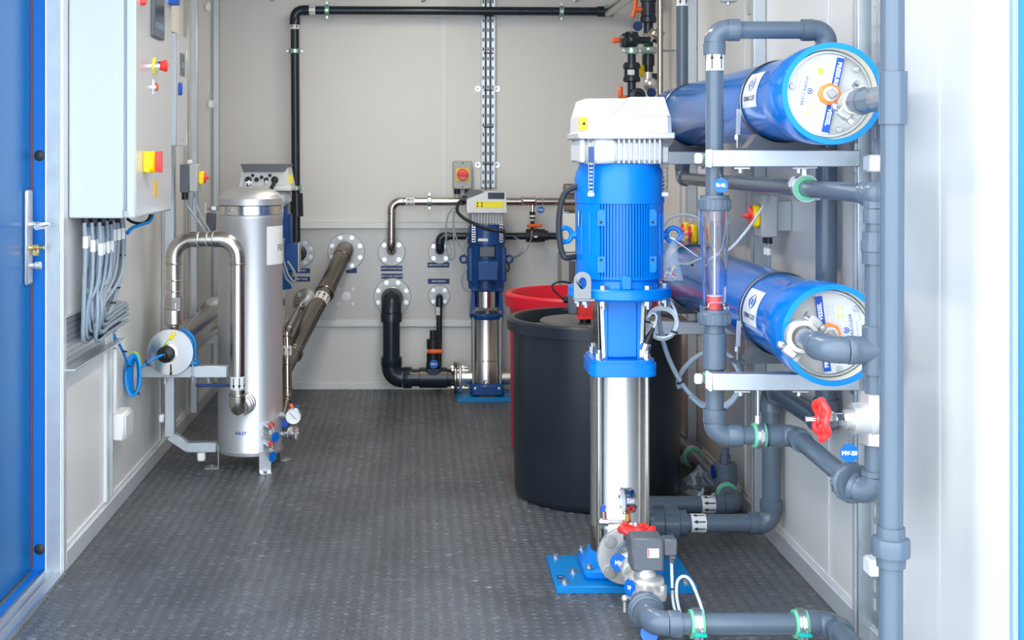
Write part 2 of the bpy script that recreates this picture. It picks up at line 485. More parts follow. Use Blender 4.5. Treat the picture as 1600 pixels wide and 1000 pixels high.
# raised round studs of the rubber floor
import numpy as np
pitch = .036; xs = np.arange(XL+.03, XR-.01, pitch); ys = np.arange(2.75, YB-.01, .031)
vv = []; ff = []; K = 8
for j, y in enumerate(ys):
    for i, x in enumerate(xs):
        if random.random() < .03: continue
        xx = x+.012*math.sin(j*.9)*.15
        if xx > XR-.02: continue
        o = len(vv); hgt = .0024*random.uniform(.45, 1.05)
        for (r, z) in ((.0138, .0), (.0130, hgt)):
            for k in range(K):
                a = 2*PI*(k+.5)/K; vv.append((xx+r*math.cos(a), y+r*math.sin(a), z))
        for k in range(K): ff.append((o+k, o+(k+1) % K, o+K+(k+1) % K, o+K+k))
        ff.append(tuple(o+K+k for k in range(K)))
me = bpy.data.meshes.new('floor_studs'); oo = ORG[fl.name]
me.from_pydata([(a-oo.x, b_-oo.y, c-oo.z) for a, b_, c in vv], [], ff); me.materials.append(MAT['stud_rubber'])
so = bpy.data.objects.new('floor_studs', me); COL.objects.link(so); so.parent = fl; so['kind'] = 'stuff'; so['label'] = 'low round studs of the black rubber floor'
st(MB().span(XD-.1, XR+.1, YF, YB+.1, ZC, ZC+.08), 'ceiling', 'ceiling_panel')
wl = st(MB().span(XL-.09, XL, YJ+.05, YB, 0, ZC), 'wall_left', 'panel')
wr = st(MB().span(XR, XR+.09, YF+.04, YB, 0, ZC), 'wall_right', 'panel')
wb = st(MB().span(XL-.09, XR+.09, YB, YB+.09, 0, ZC), 'wall_back', 'panel')
st(MB().span(XD-.09, XD-.03, YF, YJ+.05, 0, ZC), 'wall_left_door_side', 'panel')
st(MB().span(-12, 12, -14, YF, -.22, -.2), 'ground', 'concrete')
# skirtings
for (nm, x0, x1) in (('baseboard_left', XL, XL+.012), ('baseboard_right', XR-.012, XR)):
    y0 = YJ+.03 if x0 < 0 else YF+.05
    b0 = st(MB().span(x0, x1, y0, YB, 0, .058, .002), nm, 'skirting')
    xa = (x0, x0+.005) if x0 < 0 else (x1-.005, x1)
    MB().span(xa[0], xa[1], y0, YB, .058, .074, .001).build('cap_strip', 'panel_trim', b0)
st(MB().span(XL, XR, YB-.012, YB, 0, .03, .002), 'baseboard_back', 'panel_trim')
# joint strips between wall panels
def joint(n, wall, d, wd=.034, z0=.07, z1=ZC, th=.004, bead=True):
    x0, x1 = (XL, XL+th) if wall == 'l' else (XR-th, XR)
    o = st(MB().span(x0, x1, d-wd/2, d+wd/2, z0, z1, .001), 'trim_%d' % n, 'panel_trim')
    xm = x1 if wall == 'l' else x0
    for s in (-1, 1) if bead else ():
        MB().span(xm-.004, xm+.004, d+s*wd*.42-.0016, d+s*wd*.42+.0016, z0, z1, .001).build('bead', 'galv', o)
    return o
joint(1, 'l', 4.43, .085, th=.012); joint(2, 'l', 5.36, .02); joint(3, 'l', 6.0, .03)
joint(4, 'r', 4.53, .016, bead=False); joint(5, 'r', 3.62, .022, bead=False); joint(6, 'r', 2.86, .02, bead=False, th=.002); joint(7, 'r', 5.6, .03)
o = st(MB().span((688-VX)*YB/F, (698-VX)*YB/F, YB-.004, YB, .86, ZC, .001), 'trim_8', 'panel_trim')
# steel lining sheet low on the back wall with its ledges
def zb(py, d=YB): return H-(py-VY)*d/F
def xb(px, d=YB): return (px-VX)*d/F
sh = st(MB().span(xb(446), xb(742), YB-.006, YB, zb(499), zb(357)), 'trim_9', 'sheet')
st(MB().span(xb(446), xb(742), YB-.03, YB, zb(357), zb(347), .003), 'trim_10', 'panel_trim')
st(MB().span(xb(446), xb(742), YB-.02, YB, zb(510), zb(499), .003), 'trim_11', 'panel_trim')
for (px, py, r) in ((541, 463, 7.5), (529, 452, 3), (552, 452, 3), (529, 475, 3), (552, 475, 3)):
    c = P(px, py, YB-.006); MB().lathe(c, (0, -1, 0), [(0, .002), (r/297*.8, .002), (r/297, 0)], 24).build('daylight_disc', 'white_print', sh)  # white discs stand in for daylight showing through open wall holes
# door jamb, galvanised channel and door
jb = st(MB().span(XD-.03, -1.083, YJ, YJ+.05, 0, ZC, .002), 'trim_12', 'jamb_blue')
for py in (243, 858):
    c = P(62, py, YJ); MB().lathe(c, (0, -1, 0), [(.016, 0), (.016, .002), (.011, .006), (0, .007)], 24).build('rubber_plug', 'black_rubber', jb)
ch = st(MB().span(-1.083, -1.036, YJ-.004, YJ+.045, 0, ZC, .002), 'trim_13', 'galv')
MB().span(-1.084, -1.081, YJ-.007, YJ-.003, 0, ZC).build('edge', 'panel_trim', ch)
MB().span(-1.040, -1.036, YJ-.007, YJ-.003, 0, ZC).build('edge', 'panel_trim', ch)
MB().span(-1.036, -1.031, YJ+.0, YJ+.03, 0, ZC).build('edge', 'skirting', ch)
th = st(MB().span(XD-.03, -1.024, YF, YJ, 0, .006), 'trim_14', 'galv')
for x, wd, h, mt in ((-1.108, .022, .012, 'jamb_blue'), (-1.085, .006, .014, 'zinc'), (-1.06, .006, .012, 'zinc'), (-1.029, .008, .011, 'zinc')):
    MB().span(x-wd/2, x+wd/2, YF, YJ, .006, h, .001).build('sill_rail', mt, th)
dr = st(MB().span(XD-.03, XD, YF+.02, YJ-.006, .02, 2.2, .002), 'door_1', 'door_blue')
MB().span(XD, XD+.004, YJ-.014, YJ-.004, .02, 2.2, .001).build('door_seal', 'seal', dr)
hp = MB().span(XD, XD+.012, 3.768, 3.824, .856, 1.13, .005).build('handle_plate', 'satin', dr)
hz = H-(351-VY)/540
MB().tube(crom([V(XD+.01, 3.80, hz), V(XD+.045, 3.80, hz), V(XD+.062, 3.788, hz), V(XD+.064, 3.74, hz), V(XD+.064, 3.68, hz)], 6), .0095, 14).build('lever', 'polished', hp)
kz = H-(387-VY)/540
MB().cyl(V(XD+.01, 3.80, kz), V(XD+.032, 3.80, kz), .009, n=16).box((XD+.026, 3.80, kz-.014), (.018, .006, .02), .002).cyl(V(XD+.03, 3.80, kz), V(XD+.05, 3.80, kz), .0055, n=12).build('key', 'brass', hp)
kz = H-(415-VY)/540
MB().cyl(V(XD+.01, 3.80, kz), V(XD+.024, 3.80, kz), .008, n=16).cyl(V(XD+.024, 3.80, kz), V(XD+.042, 3.80, kz), .012, n=20, ch=.003).build('thumb_turn', 'satin', hp)
# right-hand end frame
po = st(MB().span(1.118, 1.30, 2.428, 2.433, -.1, ZC+.1, .003), 'trim_15', 'post_blue')
st(MB().span(1.110, 1.1178, 2.434, 2.449, 0, ZC, .001), 'trim_16', 'pale_blue')
# ceiling lamps of the plant room
for k, (lx, ly) in enumerate(LED):
    t = thing('led_batten', (lx, ly, 2.27), 'white ceiling batten lamp nearer the %s' % ('opening' if k == 0 else 'back wall'), 'lamp')
    MB().span(lx-.07, lx+.07, ly-.6, ly+.6, 2.29, ZC, .008).build('housing', 'white', t)
    MB().span(lx-.055, lx+.055, ly-.58, ly+.58, 2.27, 2.29, .008).build('diffuser', 'lamp', t)
# ------------------------------------------------------------------ front pump
def rz(n, th0, fn): return [fn(2*PI*k/n) for k in range(n)]
PC = V(.597, 3.83, 0); PS = F/3.83
def pz(py): return H-(py-VY)/PS
pump = thing('vertical_pump', PC, 'large bright blue vertical multistage pump with white drive head in the foreground', 'pump')
cx, cy = PC.x, PC.y
def motor_mesh(cx, cy, z0, z1, R, nf=17, half=34, dep=.010):
    """finned motor frame: straight vertical fins on the front and back, smooth shoulders between"""
    poly = []
    for c0 in (-90, 90):
        step = 2*half/nf
        for k in range(nf):
            a = c0-half+k*step
            for (da, rr) in ((0, R-dep), (step*.5, R-dep), (step*.52, R), (step*.98, R)):
                t = math.radians(a+da); poly.append((rr*math.cos(t), rr*math.sin(t)))
        for k in range(17):
            t = math.radians(c0+half+(180-2*half)*k/16); poly.append((R*math.cos(t), R*math.sin(t)))
    return MB().prism(poly, (cx, cy, z0), (1, 0, 0), (0, 1, 0), z1-z0)
bp = MB().span(.397, .795, 3.68, 3.97, 0, .021, .002).build('base_plate', 'plate_blue', pump)
for (x, y) in ((.425, 3.71), (.767, 3.71), (.425, 3.945), (.767, 3.945), (.46, 3.80)):
    MB().cyl(V(x, y, .021), V(x, y, .024), .014, n=16).cyl(V(x, y, .024), V(x, y, .033), .008, n=6).build('anchor_bolt', 'zinc', pump)
MB().span(.408, .428, 3.745, 3.775, .0211, .0215).build('rating_label', 'navy_print', pump)
text('M', .013, (.418, 3.76, .0218), (1, 0, 0), (0, 1, 0), 'white_print', pump)
MB().span(cx-.112, cx+.112, cy-.10, cy+.10, .021, .052, .008).lathe((cx, cy, .05), (0, 0, 1), [(.108, 0), (.098, .018), (.092, .036), (.08, .036)], 40).build('foot_casting', 'pump_blue', pump)
for sx in (-1, 1):
    for sy in (-1, 1):
        x, y = cx+sx*.098, cy+sy*.085
        MB().cyl(V(x, y, .052), V(x, y, .055), .013, n=16).cyl(V(x, y, .055), V(x, y, .065), .008, n=6).build('foot_bolt', 'zinc', pump)
MB().lathe((cx, cy, .08), (0, 0, 1), [(0, 0), (.085, 0), (.085, .074), (.0825, .078)], 48).build('port_body', 'steel_dark', pump)
MB().lathe((cx, cy, .156), (0, 0, 1), [(.0845, 0), (.0845, .004), (.083, .006), (.083, pz(580)-.156)], 56).build('barrel', 'barrel', pump)
for sx in (-1, 1):
    for sy in (-1, 1):
        x, y = cx+sx*.069, cy+sy*.069
        MB().cyl(V(x, y, .085), V(x, y, pz(552)), .0068, n=14).build('tie_rod', 'steel', pump)
        z = pz(556)
        MB().cyl(V(x, y, z), V(x, y, z+.003), .014, n=16).cyl(V(x, y, z+.003), V(x, y, z+.017), .0105, n=6).cyl(V(x, y, z+.017), V(x, y, z+.028), .006, n=10).build('tie_rod_nut', 'zinc', pump)
# lower bracket and lantern
q = .096
def rrect(h, r, n=5):
    out = []
    for (sx, sy, a0) in ((1, 1, 0), (-1, 1, 90), (-1, -1, 180), (1, -1, 270)):
        for k in range(n+1):
            a = math.radians(a0+90*k/n); out.append((sx*(h-r)+r*math.cos(a), sy*(h-r)+r*math.sin(a)))
    return out
z0, z1 = pz(580), pz(556)
MB().prism(rrect(q-.004, .03), (cx, cy, z0-.003), (1, 0, 0), (0, 1, 0), .004).prism(rrect(q, .033), (cx, cy, z0), (1, 0, 0), (0, 1, 0), (z1-z0)*.8).prism(rrect(q-.005, .03), (cx, cy, z0+(z1-z0)*.8), (1, 0, 0), (0, 1, 0), (z1-z0)*.2).build('bracket_flange', 'pump_blue', pump)
m = MB().box((cx, cy, (z1+pz(464))/2), (.092, .11, pz(464)-z1), .006)
for s in (-1, 1):
    m.prism([(0, 0), (.010, 0), (.013, .13), (.03, .17), (0, .17)], (cx+s*.043, cy+.058 if s > 0 else cy-.058, z1), (s, 0, 0), (0, 0, 1), .116)
m.build('lantern', 'pump_blue', pump)
for s in (-1, 1):
    xx = cx+s*.058
    m = MB().beam(V(xx-s*.004, cy-.058, z1+.003), V(xx+s*.002, cy-.058, pz(468)), .010, .0016, .0004, up=(0, 1, 0))
    m.beam(V(xx+s*.008, cy-.0, z1+.004), V(xx+s*.012, cy, pz(468)), .0016, .11, .0004, up=(0, 1, 0))
    m.build('coupling_guard', 'steel', pump)
# motor
zf0, zf1 = pz(464), pz(446)
m = MB().lathe((cx, cy, zf0), (0, 0, 1), [(0, 0), (.143, 0), (.150, .006), (.150, .013), (.149, .015), (.149, zf1-zf0-.004), (.145, zf1-zf0), (.118, zf1-zf0+.002), (.113, zf1-zf0+.02), (.116, pz(428)-zf0), (0, pz(428)-zf0)], 64)
m.build('motor_flange', 'pump_blue', pump)
for a in (-62, -118, -20, -160, 60, 120):
    t = math.radians(a); x, y = cx+.134*math.cos(t), cy+.134*math.sin(t)
    MB().cyl(V(x, y, zf1-.001), V(x, y, zf1+.011), .011, n=6).build('flange_bolt', 'zinc', pump)
    MB().cyl(V(x, y, zf0-.022), V(x, y, zf0), .0075, n=10).cyl(V(x, y, zf0-.012), V(x, y, zf0), .0125, n=6).build('flange_nut', 'zinc', pump)
zm0, zm1 = pz(432), pz(315)
mb = motor_mesh(cx, cy, zm0, zm1, .1275).build('motor_frame', 'pump_blue', pump)
MB().lathe((cx, cy, zm0-.004), (0, 0, 1), [(.105, -.006), (.1245, .006), (.1245, .012)], 48).build('lower_skirt', 'pump_blue', mb)
MB().span(cx-.016, cx+.016, cy-.135, cy-.11, pz(447), pz(424), .005).cyl(V(cx, cy-.137, pz(432)), V(cx, cy-.13, pz(432)), .006, n=10).build('drain_boss', 'pump_blue', mb)
for (px, py, s) in ((931, 338, 1), (1010, 338, 1), (931, 408, -1), (1010, 408, -1)):
    x = (px-968)/PS; y = cy-math.sqrt(max(.1275**2-x*x, .0001)); zc_ = pz(py)
    m = MB().prism([(-.011, -.022), (.011, -.022), (.011, .016), (.006, .024), (-.006, .024), (-.011, .016)] if s > 0 else [(-.011, .022), (-.011, -.016), (-.006, -.024), (.006, -.024), (.011, -.016), (.011, .022)], (cx+x, y+.012, zc_), (1, 0, 0), (0, 0, 1), .018)
    m.build('mounting_pad', 'pump_blue', mb)
    MB().cyl(V(cx+x, y-.0062, zc_-s*.012), V(cx+x, y-.0075, zc_-s*.012), .0042, n=12).build('pad_hole', 'black', mb)
for x0 in (-.098, .104, -.117, .117):
    y = cy-math.sqrt(.1275**2-x0*x0)
    MB().beam(V(cx+x0, y-.001, pz(395)), V(cx+x0, y-.001, pz(332)), .006, .006, .002).build('side_rib', 'pump_blue', mb)
for s in (-1, 1):
    c = V(cx+s*.158, cy, pz(367))
    m = MB().torus(c, (0.25*s, 1, 0), .0205, .0072, 28, 12).cyl(V(cx+s*.122, cy, c.z), V(cx+s*.139, cy, c.z), .011, n=16, ch=.002)
    m.build('eye_bolt', 'pump_blue', pump)
MB().box((cx-.121, cy-.045, pz(340)), (.003, .03, .045), .001, Matrix.Rotation(math.radians(-20), 3, 'Z')).build('name_plate', 'zinc', pump)
lx, ly = P(909.5, 448, 3.705).x, 3.695
poly = [(-.024, -.036), (.024, -.036), (.024, .016)]+[(.024*math.cos(math.radians(a)), .016+.024*math.sin(math.radians(a))) for a in range(15, 180, 15)]+[(-.024, .016)]
mlug = MB(); zl = H-(447-VY)*ly/F
NP = len(poly); hole_r = [(.012*math.cos(2*PI*k/NP-.9), .008+.017*math.sin(2*PI*k/NP-.9)) for k in range(NP)]
A_ = [V(lx+a, ly, zl+b_) for a, b_ in poly]; B_ = [V(lx+a, ly, zl+b_) for a, b_ in hole_r]
A2 = [p+V(0, .008, 0) for p in A_]; B2 = [p+V(0, .008, 0) for p in B_]
fs = []
for k in range(NP):
    j = (k+1) % NP
    fs += [(k, j, NP+j, NP+k), (2*NP+k, 3*NP+k, 3*NP+j, 2*NP+j), (k, 2*NP+k, 2*NP+j, j), (NP+k, NP+j, 3*NP+j, 3*NP+k)]
mlug.add(A_+B_+A2+B2, fs); mlug.span(lx-.024, lx+.036, ly, ly+.05, zl-.044, zl-.036, .002)
mlug.build('lifting_lug', 'lug_grey', pump)
MB().cyl(V(lx+.012, ly+.02, zl-.062), V(lx+.012, ly+.02, zl-.044), .008, n=10).cyl(V(lx+.012, ly+.02, zl-.054), V(lx+.012, ly+.02, zl-.044), .0125, n=6).build('lug_bolt', 'zinc', pump)
zs0, zs1 = pz(317), pz(256)
MB().lathe((cx, cy, zs0), (0, 0, 1), [(.126, 0), (.130, .002), (.130, (zs1-zs0)*.62), (.126, (zs1-zs0)*.78), (.115, zs1-zs0), (0, zs1-zs0)], 56).build('fan_cowl', 'pump_blue', pump)
MB().cyl(V(cx, cy-.1305, pz(306)), V(cx, cy-.127, pz(306)), .005, n=10).build('cowl_screw', 'pump_blue', pump)
# drive head
zh0, zh1 = pz(256), pz(218); hw = .125
hs = MB().box((cx, cy, (zh0+zh1)/2), (2*hw-.012, 2*hw-.03, zh1-zh0), .012)
hs = hs.build('heat_sink', 'drive_grey', pump)
m = MB()
for k in range(9):
    x = cx-.02+.0145*k
    m.beam(V(x, cy-hw+.012, zh0+.002), V(x, cy-hw+.010, zh1), .0045, .024, .001, up=(0, 1, 0))
m.build('cooling_fins', 'drive_white', hs)
MB().span(cx-.098, cx-.026, cy-hw-.001, cy-hw+.03, zh0+.002, zh1, .01).build('smooth_panel', 'drive_white', hs)
MB().span(cx-.128, cx-.112, cy-hw+.01, cy+hw-.01, zh0+.004, zh1, .006).build('side_panel', 'drive_white', hs)
rim = MB().span(cx-.1365, cx+.1365, cy-.1365, cy+.1365, zh1, pz(208), .003).build('drive_rim', 'drive_grey', pump)
def frust(m, h0, h1, z0, z1, off=(0, 0)):
    a = [(x*h0, y*h0) for x, y in ((-1, -1), (1, -1), (1, 1), (-1, 1))]; b_ = [(x*h1, y*h1) for x, y in ((-1, -1), (1, -1), (1, 1), (-1, 1))]
    def ch(L_, c_=.10):
        out = []
        for i in range(4):
            p = Vector(L_[i]); p0 = Vector(L_[i-1]); p1 = Vector(L_[(i+1) % 4]); out += [p.lerp(p0, c_/2), p.lerp(p1, c_/2)]
        return out
    A = ch(a); B = ch(b_)
    vs_ = [V(cx+p.x, cy+p.y, z0) for p in A]+[V(cx+p.x, cy+p.y, z1) for p in B]
    m.add(vs_, [list(range(8))[::-1], list(range(8, 16))]+[(i, (i+1) % 8, 8+(i+1) % 8, 8+i) for i in range(8)])
m = MB(); frust(m, .1305, .128, pz(208), pz(184)); frust(m, .1275, .114, pz(184), pz(158)); frust(m, .114, .110, pz(158), pz(156.5))
cov = m.build('drive_cover', 'drive_white', pump, ang=20)
# raised block on the right of the cover, with the slanted joint
m = MB(); yf = cy-.132
z_a, z_b = pz(183), pz(154.5)
A = [(-.042, z_a), (.122, z_a), (.108, z_b), (.013, z_b)]
vs_ = [V(cx+x, yf if z == z_a else yf+.012, z) for x, z in A]+[V(cx+x, cy+.1, z) for x, z in A]
m.add(vs_, [(0, 1, 2, 3), (7, 6, 5, 4), (0, 4, 5, 1), (1, 5, 6, 2), (2, 6, 7, 3), (3, 7, 4, 0)])
m.build('cover_block', 'drive_white', cov, ang=20)
MB().beam(V(cx-.041, yf-.0005, z_a+.002), V(cx+.004, yf+.011, z_b-.006), .003, .003, .0005).build('slanted_joint', 'box_grey', cov)
MB().span(cx-.1315, cx-.109, cy-.1325, cy-.131, pz(205), pz(184.5)).span(cx-.1325, cx-.131, cy-.1315, cy-.109, pz(205), pz(184.5)).build('warning_label', 'yellow_print', cov)
MB().prism([(-.006, 0), (.006, 0), (0, .011)], (cx-.120, cy-.1328, pz(197)), (1, 0, 0), (0, 0, 1), .0003).build('warning_mark', 'black', cov)
for (sx, colr) in ((-.099, 'pump_navy'), (.112, 'box_grey')):
    x = cx+sx; y = cy-.1285 if sx < 0 else cy-.120
    m = MB()
    for s in (-1, 1): m.beam(V(x+s*.0065, y+.01, pz(305)), V(x+s*.0085, y, pz(219)), .002, .006, .0005)
    for k in range(9):
        z = pz(303)+(pz(256)-pz(303))*k/8; yy = y+.01-.01*k/14
        m.beam(V(x-.006, yy, z), V(x+.006, yy, z), .0035, .005, .001)
    m.build('clamp_strap', 'steel_dark', pump)
    MB().span(x-.0075, x+.0075, y-.004, y+.004, pz(253), pz(230), .001).build('strap_insert', colr, pump)
    MB().span(x-.009, x+.009, y-.001, y+.012, pz(305), pz(299), .002).build('strap_foot', 'drive_white', pump)
MB().tube(crom([V(cx-.10, cy-.02, pz(288)), P(884, 300, 3.8), P(874, 335, 3.8), P(874, 372, 3.8), P(879, 397, 3.8), P(886, 403, 3.8), V(cx-.12, cy, pz(400))], 6), .0085, 12).build('power_cable', 'black_rubber', pump)
# inlet end towards the opening
fy = 3.655; fz = .111; fx = .588
flange(pump, (fx, fy+.02, fz), (0, -1, 0), .079, .018, 4, .060, mat='cast_steel', bm='flange_steel', br=.013, ph=0.5, )
MB().cyl(V(fx, fy+.02, fz), V(cx, cy-.07, fz), .036, n=28).build('inlet_stub', 'steel_dark', pump)

# ------------------------------------------------------------------ inlet line: flange adaptor, valves, elbow and pipe along the floor
inl = thing('inlet_pipe', (fx, 3.4, .0), 'grey plastic inlet pipe clamped along the front floor edge ending at the pump flange', 'pipe')
MB().lathe(V(fx+.012, fy, fz), (0, -1, 0), [(.02, 0), (.046, 0), (.046, .012), (.042, .014), (.042, .024), (.039, .026), (.038, .055), (.03, .056)], 36).build('flange_adaptor', 'pvc', inl)
zp = .087; d0 = 3.2; xe = (1020-VX)*d0/F; xr = (1302-VX)*d0/F; rp = .0258
MB().lathe(V(xe, 3.335, zp), (0, -1, 0), [(.02, 0), (.036, 0), (.036, .03), (.045, .032), (.0455, .046), (.041, .05), (.041, .056), (.037, .058), (.036, .075), (.03, .075)], 36).build('threaded_adaptor', 'pvc', inl)
pvc_run(inl, [V(xe, 3.285, zp), V(xe, d0, zp), V(xr, d0, zp), V(xr, 2.6, zp-.004)], rp, fit=1.17)
for px in (1088, 1250):
    x = (px-VX)*d0/F
    o = clamp(inl, (x, d0, zp), (1, 0, 0), rp, side=(0, -1, .4), wd=.032, wide=1.5)
    MB().box((x+.002, d0-rp-.012, zp-.014), (.03, .014, .008), .001).build('locking_tab', 'teal', o)
    MB().cyl(V(x-.006, d0-rp-.014, .04), V(x-.006, d0-rp-.014, zp-.015), .004, n=10).cyl(V(x+.006, d0-rp-.014, .02), V(x+.006, d0-rp-.014, zp-.005), .003, n=10).build('clamp_rod', 'zinc', o)
t = thing('floor_rail', (.82, d0, 0), 'pale galvanised rail on the floor below the inlet pipe clamps', 'rail')
MB().span((1050-VX)*d0/F, (1318-VX)*d0/F, d0-.03, d0+.011, .0, .041, .002).build('rail_channel', 'panel_trim', t)
t = thing('gate_valve', (.6, 3.565, .1), 'brass and steel valve with horizontal red handwheel at the pump inlet', 'valve')
MB().lathe((fx, 3.6, fz), (0, -1, 0), [(.02, 0), (.034, 0), (.034, .02), (.028, .024), (.028, .05), (.034, .055), (.034, .075), (.02, .075)], 8).cyl(V(.6, 3.565, fz), V(.6, 3.565, .165), .022, .016, n=20).build('valve_body', 'cast_steel', t)
MB().cyl(V(.6, 3.565, .16), V(.6, 3.565, .225), .006, n=12).cyl(V(.6, 3.565, .165), V(.6, 3.565, .185), .013, n=6).build('stem', 'zinc', t)
handwheel(t, (.602, 3.565, .213), (0, 0.12, 1), .046)
# motorised valve
t = thing('actuated_valve', (.6, 3.43, .07), 'black boxed solenoid valve on a cast steel body before the pump', 'valve')
ac = MB().span(.563, .647, 3.40, 3.475, .149, .237, .006).build('actuator_box', 'box_dark', t)
MB().span(.566, .644, 3.399, 3.44, .205, .2372, .004).build('box_lid', 'box_dark', ac)
MB().span(.603, .633, 3.3985, 3.3998, .187, .211).build('rating_sticker', 'white_print', ac)
MB().span(.604, .607, 3.3982, 3.3986, .188, .210).build('sticker_stripe', 'red', ac)
for z in (.207, .202, .197, .192): MB().span(.610, .630, 3.3982, 3.3986, z-.001, z+.001).build('sticker_line', 'box_grey', ac)
co = MB().span(.647, .683, 3.41, 3.455, .187, .231, .004).span(.662, .680, 3.415, 3.445, .178, .19, .002).build('connector', 'box_dark', t)
MB().cyl(V(.671, 3.43, .165), V(.671, 3.43, .18), .008, n=12).build('gland_nut', 'box_dark', co)
m = MB().lathe((.603, 3.43, .1), (0, 0, 1), [(.047, 0), (.047, .012), (.049, .014), (.049, .024), (.046, .028), (.028, .034), (.025, .046), (.030, .050), (.030, .054)], 32).span(.556, .650, 3.385, 3.475, .073, .100, .006)
for (x, y) in ((.563, 3.392), (.643, 3.392), (.563, 3.468), (.643, 3.468)): m.cyl(V(x, y, .09), V(x, y, .118), .009, n=6)
m.cyl(V(.6, 3.46, .1), V(fx, 3.53, fz), .028, n=20).cyl(V(.598, 3.40, .088), V(xe, 3.325, zp), .036, .034, n=24)
m.span(.592, .612, 3.38, 3.39, .075, .1, .003)
m.build('valve_body', 'cast_steel', t)
MB().tube(crom([V(.671, 3.43, .172), V(.671, 3.42, .12), V(.670, 3.40, .07), V(.675, 3.36, .045), V(.69, 3.31, .035)], 6), .0042, 10).build('signal_cable', 'cable_pale', t)
MB().tube(crom([V(.69, 3.31, .035), V(.682, 3.36, .05), V(.677, 3.39, .09), V(.681, 3.40, .125), V(.695, 3.39, .142), V(.71, 3.37, .135), V(.722, 3.33, .10), V(.724, 3.27, .075), V(.722, 3.22, .09)], 6), .0042, 10).build('signal_cable', 'cable_pale', t)
MB().torus((.6735, 3.405, .104), (0, .3, 1), .008, .0022, 16, 8).build('cable_tie', 'black', t)
MB().cyl(V(.548, 3.42, .04), V(.548, 3.42, .07), .005, n=10).sphere(V(.548, 3.42, .074), .01, 12, 8).build('drain_plug', 'cast_steel', t)
disc_tag('valve_tag', V(.557, 3.58, .118), .0245, 'blue round tag hanging against the pump inlet flange', 'MV', ((.560, 3.58, .141), (.575, 3.57, .165)), n=(-.35, -.94, 0))
disc_tag('valve_tag', V(.556, 3.39, .112), .022, 'blue round tag seen edge on beside the cast valve body', 'SV', ((.558, 3.39, .133), (.565, 3.40, .15)), n=(-.85, -.5, .1))
MB().lathe((.578, 3.23, .052), (-.3, -.9, .3), [(0, 0), (.022, 0), (.022, .002), (0, .002)], 24).build('valve_tag', 'tag_blue', label='blue round tag tucked under the front pipe elbow', cat='tag')
# pressure gauge on the front pump
t = thing('pressure_gauge', (.588, 3.62, .16), 'steel pressure gauge turned sideways above the red handwheel', 'gauge')
gc = V(.588, 3.62, H-(782-VY)*3.62/F); ga = V(-.985, -.17, 0)
MB().lathe(gc-ga.normalized()*.016, ga, [(0, 0), (.031, 0), (.034, .004), (.034, .022), (.0365, .024), (.0365, .031), (.033, .033), (.032, .028)], 36).build('case', 'polished', t)
MB().lathe(gc+ga.normalized()*.0115, ga, [(0, 0), (.032, 0)], 32).build('dial', 'gauge_face', t)
MB().cyl(gc-V(0, 0, .035), gc-V(0, 0, .058), .0085, n=6).build('brass_fitting', 'brass', t)
zt = gc.z-.062
m = MB().cyl(V(.51, 3.63, zt), V(.60, 3.63, zt), .0065, n=14).cyl(V(.51, 3.63, zt), V(.535, 3.63, zt), .011, n=14).cyl(V(.57, 3.63, zt-.008), V(.60, 3.63, zt-.008), .013, n=12).cyl(V(.523, 3.63, zt), V(.523, 3.63, zt+.03), .008, n=12).cyl(V(.585, 3.63, zt), V(.585, 3.655, .16), .006, n=10)
m.build('gauge_manifold', 'chrome', t)
MB().box((.521, 3.63, zt+.038), (.012, .012, .018), .002, Matrix.Rotation(.3, 3, 'Y')).build('bleed_handle', 'blue_print', t)

# ------------------------------------------------------------------ tanks
def tank(name, c, R, hgt, mt, label, rimh=.045, fill=None, fillmat=None):
    t = thing(name, (c[0], c[1], 0), label, 'tank')
    Ro = R+.024
    MB().lathe((c[0], c[1], 0), (0, 0, 1), [(0, .001), (R-.022, .001), (R-.008, .012), (R-.003, .03), (R+.004, hgt-rimh), (Ro, hgt-rimh+.002), (Ro+.001, hgt-.008), (Ro-.006, hgt), (R-.002, hgt), (R-.006, hgt-.006), (R-.010, .05), (0, .05)], 72).build('tank_body', mt, t)
    return t
t = tank('brine_tank', (.66, 4.77), .3, .645, 'tank_black', 'round black plastic tank standing behind the bright blue pump')
MB().lathe((.70, 4.77, .622), (0, 0.02, 1), [(0, 0), (.238, 0), (.245, .006), (.240, .012), (.2, .014), (0, .010)], 56).span(.375, .945, 4.69, 4.75, .60, .626, .004).build('tank_lid', 'lid_grey', t)
tank('brine_tank', (.70, 5.47), .3, .662, 'tank_red', 'round red plastic tank behind the black tank', rimh=.055)
t = thing('dosing_motor', (.615, 4.68, .64), 'small red finned motor on the black tank lid', 'motor')
c = P(915, 481, 4.65)
mb_ = MB().box(c, (.062, .075, .058), .004)
for k in range(7): mb_.box(c+V(-.027+.009*k, -.039, .003), (.004, .008, .052), .001)
mb_.box(c+V(0, -.036, -.031), (.072, .02, .010), .002)
mb_.build('motor_body', 'red', t)
MB().span(c.x-.064, c.x-.031, 4.62, 4.69, c.z-.02, c.z+.045, .004).build('terminal_box', 'box_dark', t)
MB().cyl(V(c.x-.078, 4.65, c.z+.028), V(c.x-.06, 4.65, c.z+.028), .011, n=12).cyl(V(c.x-.078, 4.65, c.z-.008), V(c.x-.06, 4.65, c.z-.008), .009, n=12).build('gland', 'black', t)
MB().tube(crom([V(c.x-.078, 4.65, c.z+.028), P(872, 460, 4.65), P(863, 450, 4.65), P(866, 443, 4.65), P(878, 440, 4.65), P(900, 444, 4.66)], 6), .0036, 10).build('motor_cable', 'black', t)
MB().cyl(V(c.x, 4.66, .622), V(c.x, 4.66, c.z-.02), .02, n=16).build('motor_foot', 'black', t)
